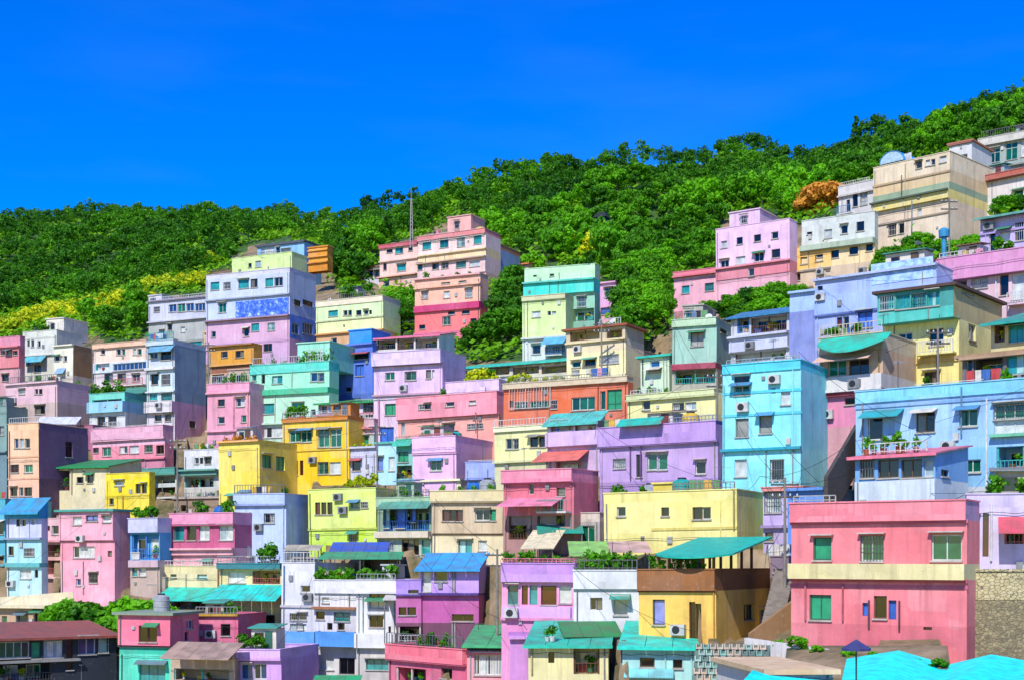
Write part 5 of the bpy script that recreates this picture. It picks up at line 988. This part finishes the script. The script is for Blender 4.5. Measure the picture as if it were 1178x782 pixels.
# trees one can pick out
def pick(px, py, h, v, label, name='broadleaf_tree', dD=0, cat='tree', group=None, zs=1.0):
    D = dist(px, py) + dD; X = (px - CX) / F * D
    full = 2.4 + v[3] * 1.55
    return tree(v, X, D, h / full, label, group, name, zs, cat)
pick(985, 176, 6.5, CONI, 'dark conifer standing up from the ridge against the blue sky', 'conifer_tree', 0)
for px, py, h in [(806, 358, 3.0), (820, 355, 3.6), (836, 352, 3.8), (852, 349, 4.0), (868, 346, 4.2), (884, 343, 4.2), (900, 340, 4.2), (914, 338, 3.6), (846, 358, 3.4), (880, 354, 3.6), (862, 356, 3.4), (898, 351, 3.6)]:
    pick(px, py, h, HI[0], 'round green bush tree in the clump under the pink wing', dD=-9, group='bush trees in the clump under the pink wing', zs=.75)
for k in range(44):
    px = 1008 + 165 * (k + random.random()) / 44; u_ = random.random(); py = 304 - (px - 1004) * .5 + u_ * 14 + 22
    pick(px, py, random.uniform(2.4, 3.4), HI[k % 2], ('%s leaved low tree on the green bank below the weathered cream block') % ('bright' if k % 2 == 0 else 'dark'), dD=2, group='low trees on the bank at right, ' + ('bright' if k % 2 == 0 else 'dark'), zs=.8)
for px, py, h in [(470, 376, 4.2), (462, 386, 4.2), (452, 378, 4), (472, 388, 4), (446, 386, 3.6)]:
    pick(px, py, h, HI[0], 'green tree filling the gap between the lime house and the coral block', dD=3, group='trees beside the coral block')
for px, py, h in [(570, 412, 4.5), (582, 410, 4.8), (595, 408, 4.6), (576, 392, 4.5), (590, 386, 4.6), (597, 366, 4.5), (583, 366, 4.3), (592, 348, 4.2), (552, 412, 3.6), (600, 392, 4.4), (540, 414, 3)]:
    pick(px, py, h, HI[1], 'dense green tree between the coral block and the turquoise banded house', dD=4, group='trees left of the turquoise banded house')
for px, py, h in [(722, 376, 4.4), (738, 370, 4.4), (754, 376, 4.2), (764, 384, 4), (734, 392, 4), (750, 394, 4.2), (724, 356, 4.4), (744, 352, 4.4), (760, 360, 4.2), (720, 340, 4.4), (738, 336, 4.4), (757, 342, 4.2)]:
    pick(px, py, h, HI[0], 'green tree in the pocket between the lilac house and the grey green house', dD=4, group='trees in the pocket right of the lilac house')
for px, py, h in [(393, 318, 6), (404, 312, 7), (416, 304, 7), (428, 300, 6), (396, 334, 5)]:
    pick(px, py, h, HI[0], 'round tree between the orange shack and the peach hotel', dD=5, group='trees beside the orange shack')
def bush(me_, px, py, s, label, group=None, dD=3, name='bush', up=.75):
    D = dist(px, py) + dD; X = (px - CX) / F * D
    o = link(name, me_); o.location = (X, D, ground_z(X, D) + up * s); o.scale = (s, s, s * .9); o.rotation_euler = (0, 0, random.random() * 6)
    return tag(o, label, 'bush', group)
for i in range(80):
    t = i / 79; px = -10 + 250 * t + random.uniform(-8, 8); py = 387 - 54 * t + random.uniform(-9, 6)
    if py > np.interp(px, [a for a, _ in RIM], [b for _, b in RIM]): py = np.interp(px, [a for a, _ in RIM], [b for _, b in RIM]) - 2
    bush(BUSHY, px, py - 4, random.uniform(.9, 1.35), 'yellow green shrub in the bright strip along the foot of the hill', 'yellow green shrubs below the wooded hill', 0, 'shrub', .6)
for px, py, s in [(932, 249, 1.5), (942, 247, 1.7), (952, 244, 1.7), (960, 238, 1.4), (946, 237, 1.5), (936, 240, 1.4)]:
    bush(BUSHO, px, py, s, 'orange flowering bush above the grey white house', 'orange bushes above the grey white house', 2, up=1.0)
for px, py, s in [(345, 290, 1.0), (688, 305, 1.6), (675, 300, 1.5), (655, 302, 1.3), (640, 296, 1.4)]:
    bush(BUSHY, px, py, s, 'pale yellow green bush behind the turquoise banded house' if px > 400 else 'pale yellow green bush beside the light blue hut', 'pale bushes behind the turquoise banded house' if px > 400 else None, 3, up=1.4)
for i in range(26):
    px = random.uniform(66, 186); py = random.uniform(684, 708)
    bush(BUSHG, px, py, random.uniform(1.2, 1.7), 'leafy green bush in the thicket below the rose pink house', 'bushes below the rose pink house', random.uniform(-8, -4), up=.7)
for px, py in [(918, 722), (940, 728), (975, 732), (1005, 734), (1030, 738), (1055, 742), (1080, 745), (1020, 745), (1045, 750), (896, 716)]:
    bush(BUSHG, px, py, random.uniform(.2, .36), 'low weedy bush at the foot of the coral pink house', 'weedy bushes below the coral pink house', -3, up=.5)
for px, py in [(240, 392), (735, 690), (560, 660), (892, 640)]:
    pass

# ------------------------------------------------------------------ single structures
def arc_canopy():
    h = HOUSES['timber gallery house']; root = empty('arched_canopy', h['root'].location, -h['th'], 'wide arched teal canopy on timber posts above the brown gallery rail', 'canopy')
    ax, zz = h['ax'], h['zz']; xa, xb = ax(752, 0), h['a1'] + .9; n = 20; m = MB(); yb_ = h['dep'] * .7; fo = 1.1
    def yf(t): return .3 - (fo + .3) * math.sin(math.pi * t) ** .7
    zb, zf = zz(617, -yb_, (xa + xb) / 2), zz(640, fo, (xa + xb) / 2)
    def zs(y): return zb + (zf - zb) * (yb_ - y) / (yb_ + fo)
    P = []
    for j in range(n + 1):
        t = j / n; x = xa + (xb - xa) * t; P.append(((x, yf(t), zs(yf(t))), (x, yb_, zb)))
    for j in range(n):
        (a, b), (c, d) = P[j], P[j + 1]; up = [a, c, d, b]; m.hexa([(x, y, z - .1) for x, y, z in up], up)
    m.build('roof_sheet', plain('10c0a4', .5, 0, 'roof_membrane'), root)
    for q in (.04, .2, .38, .55, .72, .88):
        for y in (.45, yb_ - .3):
            x = xa + (h['a1'] - .3 - xa) * q / .88; m = MB(); m.box(x - .07, x + .07, y - .07, y + .07, h['roofz'] + .02, zs(y) - .12); m.build('post', plain('8a5a30', .7, 0, 'timber'), root)
    m = MB(); m.box(xa + .3, h['a1'] - .2, .4, .5, zs(.45) - .3, zs(.45) - .14); m.build('beam', plain('7a4c28', .7, 0, 'timber'), root)
arc_canopy()
def flat_canopy(label, px0, px1, y0, y1, D, dep, col, mat=None, posts=True, name='canopy', th=0, hpost=2.3, bulge=0):
    xc = (px0 + px1) / 2; P = at(xc, y1, D); root = empty(name, (P.x, P.y, P.z - hpost), -R(th), label, 'canopy')
    w = (px1 - px0) / F * D; zb = (HZ - y0) / F * (D + dep) - P.z; m = MB(); n = max(2, int(w / .9))
    for j in range(n):
        x0_ = -w / 2 + w * j / n; x1_ = -w / 2 + w * (j + 1) / n - .02
        f = lambda x: bulge * (1 - (2 * x / w) ** 2)
        up = [(x0_, -f(x0_), hpost), (x1_, -f(x1_), hpost), (x1_, dep, hpost + zb), (x0_, dep, hpost + zb)]; m.hexa([(a, b, c - .07) for a, b, c in up], up)
    m.build('roof_sheet', mat or sheet(col), root)
    if posts:
        for x in (-w / 2 + .15, 0, w / 2 - .15):
            for y, z in ((.15, hpost), (dep - .15, hpost + zb)):
                m = MB(); m.bar((x, y, -1.0), (x, y, z - .09), .05); m.build('post', plain('8a8a86', .5, .3, 'steel'), root)
    return root
flat_canopy('lime green arched canopy over the roof garden of the clean white house', 655, 702, 622, 638, 88.5, 3, '98d868', bulge=.6)
flat_canopy('pinkish worn sheet canopy between the lime canopy and arched teal canopy', 702, 750, 622, 634, 88.5, 3, 'd8b0a8')
flat_canopy('cream tent sheet over the cluttered yard right of the tan house', 598, 638, 609, 630, 98, 4, 'e8dcb0', plain('e4d8ae', .8, 0, 'canvas'), th=14, bulge=.9)
flat_canopy('teal sheet roof strip behind the cream tent sheet', 618, 672, 600, 612, 101, 3, '10a890')
flat_canopy('dark green sheet roof below the clean white house', 648, 718, 714, 731, 81.5, 2.6, '309050', th=-6)
flat_canopy('blue and green tarpaulin roof over the yard below the lime house', 378, 446, 623, 634, 118, 3, '2858c8')
flat_canopy('green sheet roof below the blue and green tarpaulin', 366, 462, 634, 642, 115, 3, '38a878')
flat_canopy('green fronted stall roof beside the blue grey cube', 326, 368, 626, 632, 116, 2, 'c8c0a8')
flat_canopy('grey brown lean-to roof left of the white tower house', 330, 368, 640, 648, 117, 3, 'c0b0a0')
flat_canopy('teal awning roof behind the pink house with long veranda', 126, 188, 538, 546, 150, 3, '50a898')
flat_canopy('white tent sheet on top of the peach and plum house', 40, 88, 479, 487, 158, 2, 'e8ecf4', plain('e4e8f0', .7, 0, 'canvas'))
flat_canopy('long pale sheet roof under the pink block beside the lilac house', 440, 478, 683, 689, 106, 3, 'd8d4cc', plain('d8d4cc', .6, 0, 'sheet_metal'))
flat_canopy('bright green plastic roof at the bottom beside the white house', 356, 412, 776, 790, 104, 3, '20b070')
flat_canopy('dusky grey canopy in the dark yard beside the navy gallery', 60, 95, 757, 764, 106, 2, 'b8a8a8')
def tent():
    D0, D1 = 50, 60; root = empty('tent_roof', at(1020, 830, 54), 0, 'large bright cyan folded sheet roof with two peaks in the bottom right corner', 'roof')
    o = root.location; m = MB()
    rg = [(846, 792), (866, 770), (884, 776), (968, 784), (974, 757), (1034, 747.5), (1090, 764), (1140, 752), (1185, 760), (1240, 770)]
    lo = [(840, 800), (860, 800), (900, 800), (962, 802), (975, 800), (1006, 800), (1082, 800), (1120, 800), (1196, 800), (1240, 800)]
    A = [at(x, y, 53.5 if x < 972 else D1) - o for x, y in rg]; B = [at(x, y, D0) - o for x, y in lo]; n = Vector((0, 0, -.05))
    for j in range(len(A) - 1): m.hexa([B[j] + n, B[j + 1] + n, A[j + 1] + n, A[j] + n], [B[j], B[j + 1], A[j + 1], A[j]])
    for j in range(len(A) - 1):
        if j != 3: pass
        m.quad(A[j], A[j + 1], A[j + 1] + Vector((0, 2.5, -2.6)), A[j] + Vector((0, 2.5, -2.6)))
    m.build('roof_sheet', plain('10fcf4', .6, 0, 'roof_membrane'), root)
    for px in (880, 985, 1085, 1170):
        m = MB(); a = at(px, 770, 57) - o; m.bar((a.x, a.y, a.z - 5), (a.x, a.y, a.z - .7), .06); m.build('post', plain('8a8a86', .5, .3, 'steel'), root)
tent()
def retaining():
    D = 68.5; root = at(1150, 760, D); m = MB()
    t = R(22); u = Vector((math.cos(t), -math.sin(t), 0)); v = Vector((math.sin(t), math.cos(t), 0))
    def pt(px, py, off=0):
        k = (px - CX) / F; a = (k * root.y - root.x) / (u.x - k * u.y); Y = root.y + a * u.y; return Vector((a, off, (HZ - py) / F * Y - root.z))
    def slab(p, mi_, d0, d1): m.hexa([Vector((q.x, d0, q.z)) for q in p], [Vector((q.x, d1, q.z)) for q in p], mi_)
    slab([pt(1102, 775), pt(1240, 775), pt(1240, 690), pt(1114, 690)], 0, 0, 1.6)
    slab([pt(1115, 689.5), pt(1240, 689.5), pt(1240, 657), pt(1117, 657)], 1, .1, 1.5)
    m.box(pt(1112, 700).x, pt(1240, 700).x, .02, 1.7, pt(1150, 657).z + .005, pt(1150, 654).z, 1)
    o = m.build('retaining_wall', [stone('8a8060', 'b8ac80', 5.0), stone('d0c490', 'e4d8a8', 4.0)])
    o.location = root; o.rotation_euler = (0, 0, -t)
    tag(o, 'tall stone retaining wall, cream on top and grey brown below, right of the coral pink house', 'wall')
retaining()
def parasol():
    P = at(985, 783, 49.6); root = empty('parasol', P, 0, 'navy blue parasol on a thin pole beside the cyan folded roof', 'parasol')
    m = MB(); m.bar((0, 0, -2.6), (0, 0, 1.46), .03); m.build('pole', plain('384858', .4, .3, 'steel'), root)
    m = MB(); n = 8; r = .52
    ring = [(r * math.cos(6.283 * k / n), r * math.sin(6.283 * k / n), 1.16) for k in range(n)]
    for k in range(n):
        a, b = ring[k], ring[(k + 1) % n]; m.poly([a, b, (0, 0, 1.48)]); m.quad(a, b, (b[0], b[1], 1.08), (a[0], a[1], 1.08))
    m.build('canopy', plain('3a3f78', .8, 0, 'canvas'), root)
    m = MB(); m.lathe([(.3, -2.7), (.3, -2.6), (.05, -2.56)], 12); m.build('base', plain('88888a', .8, 0, 'concrete'), root)
parasol()
def tile_fence():
    P = at(836, 790, 64); m = MB(); rnd = random.Random(5); t = R(12)
    cols_ = [plain(c, .7, 0, 'glazed_block') for c in ('88b8a8', 'a8c8b8', 'c8b8a0', 'd8c0a8', '708880')]
    for j in range(7):
        for i in range(10):
            x = -1.55 + i * .33 + (j % 2) * .16; z = j * .27; y = j * .3; c = rnd.randrange(5)
            m.box(x, x + .3, y, y + .28, z, z + .09, c); m.box(x, x + .07, y, y + .26, z + .09, z + .25, c); m.box(x + .23, x + .3, y, y + .26, z + .09, z + .25, c)
        m.box(-1.6, 1.9, j * .3 + .29, j * .3 + .31, -1, j * .27 + .2, 4)
    o = m.build('block_fence', cols_); o.location = P; o.rotation_euler = (0, 0, -t); tag(o, 'stepped fence of pierced grey green blocks beside the mint cottage', 'fence')
tile_fence()
def long_wall(label, px0, py0, px1, py1, D0, D1, h, col, name='garden_wall'):
    a = at(px0, py0, D0); b = at(px1, py1, D1); d = (b - a).normalized(); nrm = Vector((-d.y, d.x, 0)).normalized() * .12; m = MB()
    dn = Vector((0, 0, -h - 1.5)); m.hexa([a - nrm + dn - a, b - nrm + dn - a, b + nrm + dn - a, a + nrm + dn - a], [-nrm, b - a - nrm, b - a + nrm, nrm])
    o = m.build(name, wall(col)); o.location = a; return tag(o, label, 'wall')
long_wall('long white garden wall sloping below the coral pink house, bottom right', 858, 733, 966, 748, 68, 64, 1.2, 'f0ece4')
long_wall('cream parapet wall of a terrace at far left, above the tan board shed', -20, 688, 84, 680, 124, 126, .8, 'f0e4bc')
long_wall('dark stair wall climbing between the cyan house and sky blue house', 950, 548, 985, 488, 86, 90, 1.5, '4c4440', 'stair_wall')
long_wall('brown earth bank wall beside the mustard yellow house', 862, 728, 912, 690, 73, 74, 2, 'a07848', 'bank_wall')

# terrace things
def pole(px, py, h, D=None, label='', name='utility_pole'):
    D = D or dist(px, py) - 2; P = at(px, py, D); root = empty(name, P, 0, label, 'utility pole')
    m = MB(); m.bar((0, 0, -3), (0, 0, h), .10, 0, 10, .07); m.build('shaft', plain('8a867c', .85, 0, 'concrete'), root)
    for z in (h - .4, h - 1.1):
        m = MB(); m.box(-.8, .8, -.05, .05, z - .05, z + .05); c = m.build('crossarm', plain('5a5652', .6, .3, 'steel'), root)
        q = MB()
        for x in (-.7, -.3, .3, .7): q.lathe([(.04, z + .05), (.06, z + .1), (.03, z + .2)], 6, (x, 0))
        q.build('insulator', plain('d8d4cc', .3, 0, 'porcelain'), c)
    return P + Vector((0, 0, h - .2))
tops = []
for px, py, h, lab in [(903, 640, 4.5, 'concrete utility pole in the alley left of the coral pink house'), (1079, 470, 5.5, 'concrete utility pole before the yellow house with teal veranda'), (825, 520, 6, 'concrete utility pole left of the tall cyan house'),
                       (434, 560, 6, 'concrete utility pole at the right end of the lime house'), (204, 560, 5, 'concrete utility pole left of the white flat with green band'), (572, 690, 3.4, 'short concrete utility pole left of the orchid pink gallery house'),
                       (134, 640, 4, 'concrete utility pole right of the rose pink house'), (692, 440, 6, 'concrete utility pole before the rust orange house'), (1092, 300, 6, 'concrete utility pole on the bank by the mauve walled house'), (240, 450, 6, 'concrete utility pole beside the tall grey blue tower')]:
    tops.append(pole(px, py, h, None, lab))
def cable(a, b, sag, label):
    m = MB(); n = 14; pr = None
    for k in range(n + 1):
        t = k / n; p = a.lerp(b, t) - Vector((0, 0, sag * 4 * t * (1 - t)))
        if pr is not None: m.bar(pr - a, p - a, .013, 0, 4)
        pr = p
    o = m.build('power_cable', plain('1c1c1e', .6, 0, 'cable_sheath')); o.location = a; tag(o, label, 'cable')
cable(tops[0], tops[2], 1.2, 'thin black cable from the coral house pole up to the cyan house pole')
cable(tops[2], tops[1], 1.2, 'thin black cable across the tall cyan house to the yellow house pole')
cable(tops[2], tops[7], 1.2, 'thin black cable from the cyan house pole to the rust orange house pole')
cable(tops[5], tops[3], 1.0, 'thin black cable from the pink gallery pole to the lime house pole')
cable(tops[3], tops[4], 1.2, 'thin black cable between the lime house pole and white flat pole')
cable(tops[4], tops[6], 1.0, 'thin black cable from the white flat pole to the rose house pole')
cable(tops[4], tops[9], .8, 'thin black cable from the white flat pole to the grey tower pole')
cable(tops[1], tops[8], .8, 'thin black cable from the yellow house pole to the mauve house pole')
def mast():
    P = at(473, 268, 190); root = empty('antenna_mast', P, 0, 'thin white lattice antenna mast on the peach hotel wing', 'antenna'); m = MB()
    for k in range(3):
        a = 2.094 * k; m.bar((.25 * math.cos(a), .25 * math.sin(a), -2), (.08 * math.cos(a), .08 * math.sin(a), 4.6), .04, 0, 5)
    for z in range(-1, 9): m.lathe([(.22 - z * .012, z * .5), (.22 - z * .012, z * .5 + .05)], 3)
    m.build('lattice', plain('d8c8c8', .5, .2, 'steel'), root); m = MB(); m.bar((0, 0, 4.5), (0, 0, 6), .025); m.build('whip', plain('c8c8c8', .5, .2, 'steel'), root)
mast()
def dome_roof():
    h = HOUSES['stone cream terrace block']; P = h['root'].matrix_basis @ Vector((h['a0'] + 1.9, .5, h['roofz'] + .25)); root = empty('curved_roof', P, -h['th'], 'small curved blue plastic roof on the left end of the weathered cream block', 'roof'); root.scale = (.85, 1, .72); m = MB(); n = 12
    for k in range(n):
        a0_, a1_ = math.pi * k / n, math.pi * (k + 1) / n; q = []
        for a in (a0_, a1_): q.append((-1.75 * math.cos(a), 1.7 * math.sin(a)))
        up = [(q[0][0], 0, q[0][1] + .6), (q[1][0], 0, q[1][1] + .6), (q[1][0], 5, q[1][1] + .6), (q[0][0], 5, q[0][1] + .6)]
        m.hexa([(x * .97, y, .6 + (z - .6) * .97) for x, y, z in up], up)
    m.box(-1.75, 1.75, .3, 4.7, -.22, .6); m.build('shell', plain('38a8f0', .35, 0, 'plastic_sheet'), root)
    m = MB(); m.poly([(-1.68 * math.cos(math.pi * k / 12), .06, .6 + 1.62 * math.sin(math.pi * k / 12)) for k in range(13)]); m.build('end_panel', plain('b8d8e8', .5, 0, 'plastic_sheet'), root)
dome_roof()
def pipe_tower():
    P = at(1086, 296, 116); root = empty('vent_pipe', P, 0, 'fat blue vent pipe with round cap beside the mauve walled house', 'pipe'); m = MB()
    m.lathe([(.2, -2), (.2, 1.6), (.42, 1.65), (.46, 2.2), (.2, 2.4)], 12); m.build('stack', plain('3898c8', .5, 0, 'pipe_paint'), root)
pipe_tower()
for px, py, c, lab in [(645, 276, '384858', 'dark grey hut half hidden in the trees of the hill'), (690, 280, '284878', 'small blue hut half hidden in the trees of the hill')]:
    D = dist(px, py); P = at(px, py, D); root = empty('hill_hut', P, -.4, lab, 'hut'); m = MB(); w = 2.2 if px < 660 else .8; hh = 2.6 if px < 660 else 4.0; m.box(-w, w, 0, 3, -2, hh); m.build('wall', wall(c), root)
    m = MB(); m.hexa([(-w - .3, -.3, hh), (w + .3, -.3, hh), (w + .3, 3.3, hh), (-w - .3, 3.3, hh)], [(-w * .6, .9, hh + 1), (w * .6, .9, hh + 1), (w * .6, 2, hh + 1), (-w * .6, 2, hh + 1)]); m.build('roof', plain('20242c', .7, 0, 'roof_tile'), root)
# service wires strung from roof to roof
hs_ = sorted(HOUSES.items(), key=lambda q: q[1]['root'].location.x); nw = 0; rw_ = random.Random(21)
for i in range(len(hs_)):
    A = hs_[i]
    for j in range(i + 1, min(i + 9, len(hs_))):
        B = hs_[j]; pa = A[1]['root'].location; pb = B[1]['root'].location; d = (pa - pb).length
        lab = 'thin wire from the %s to the %s' % (A[0], B[0])
        if 7 < d < 24 and abs(pa.z - pb.z) < 5 and max(pa.y, pb.y) < 185 and len(lab.split()) <= 16 and rw_.random() < .4:
            ra = A[1]['root'].matrix_basis @ Vector((rw_.choice([A[1]['a0'], A[1]['a1']]), -.5, A[1]['roofz'] + .9)); rb = B[1]['root'].matrix_basis @ Vector((rw_.choice([B[1]['a0'], B[1]['a1']]), -.5, B[1]['roofz'] + .9))
            cable(ra, rb, .6, lab); nw += 1
print('wires', nw)
# tanks, dishes and poles scattered on the flat roofs
for n_, (sd, fx, c) in enumerate([('salmon pink house', .7, 'blue'), ('tan house', .3, 'blue'), ('blue grey cube', .3, 'grey'), ('lilac balcony house', .5, 'grey'), ('strong pink house', .7, 'blue'), ('long lemon yellow house', .15, 'grey'), ('coral pink house', .6, 'blue'), ('tall cyan house', .5, 'blue'), ('big mint house', .25, 'yellow'), ('pink house with long veranda', .4, 'blue'), ('pale yellow low house', .7, 'blue'), ('rust orange house', .2, 'yellow'), ('lilac pink cottage', .5, 'teal'), ('peach hotel block', .8, 'yellow'), ('lilac pink block', .75, 'blue'), ('mauve walled house', .35, 'blue'), ('rose house over turquoise storey', .5, 'grey')]):
    h = HOUSES[sd]
    if h['dep'] > 4: tank(h['root'].matrix_basis @ Vector((h['a0'] + (h['a1'] - h['a0']) * fx, h['dep'] * .55, h['roofz'] + .02)), {'blue': '2a78c8', 'yellow': 'e8c23a', 'grey': 'a8acae', 'teal': '2aa79a'}[c], c, sd, .95)
print('objects', len(bpy.data.objects))

def stairway():
    # worn concrete steps climbing the alley left of the coral pink house
    A = at(888, 716, 75); B = at(906, 640, 84); n = 22; m = MB(); d = (B - A) / n
    side = Vector((.6, .12, 0))
    for k in range(n):
        a = A + d * k; m.hexa([a - side + Vector((0, 0, -2)), a + side + Vector((0, 0, -2)), a + side + Vector((d.x, d.y, -2)), a - side + Vector((d.x, d.y, -2))], [a - side, a + side, a + side + Vector((d.x, d.y, 0)), a - side + Vector((d.x, d.y, 0))])
    m.v = [(x - A.x, y - A.y, z - A.z) for x, y, z in m.v]
    o = m.build('stairway', plain('9a9084', .9, 0, 'worn_concrete')); o.location = A; tag(o, 'worn grey concrete steps climbing the alley left of the coral pink house', 'stairs')
stairway()
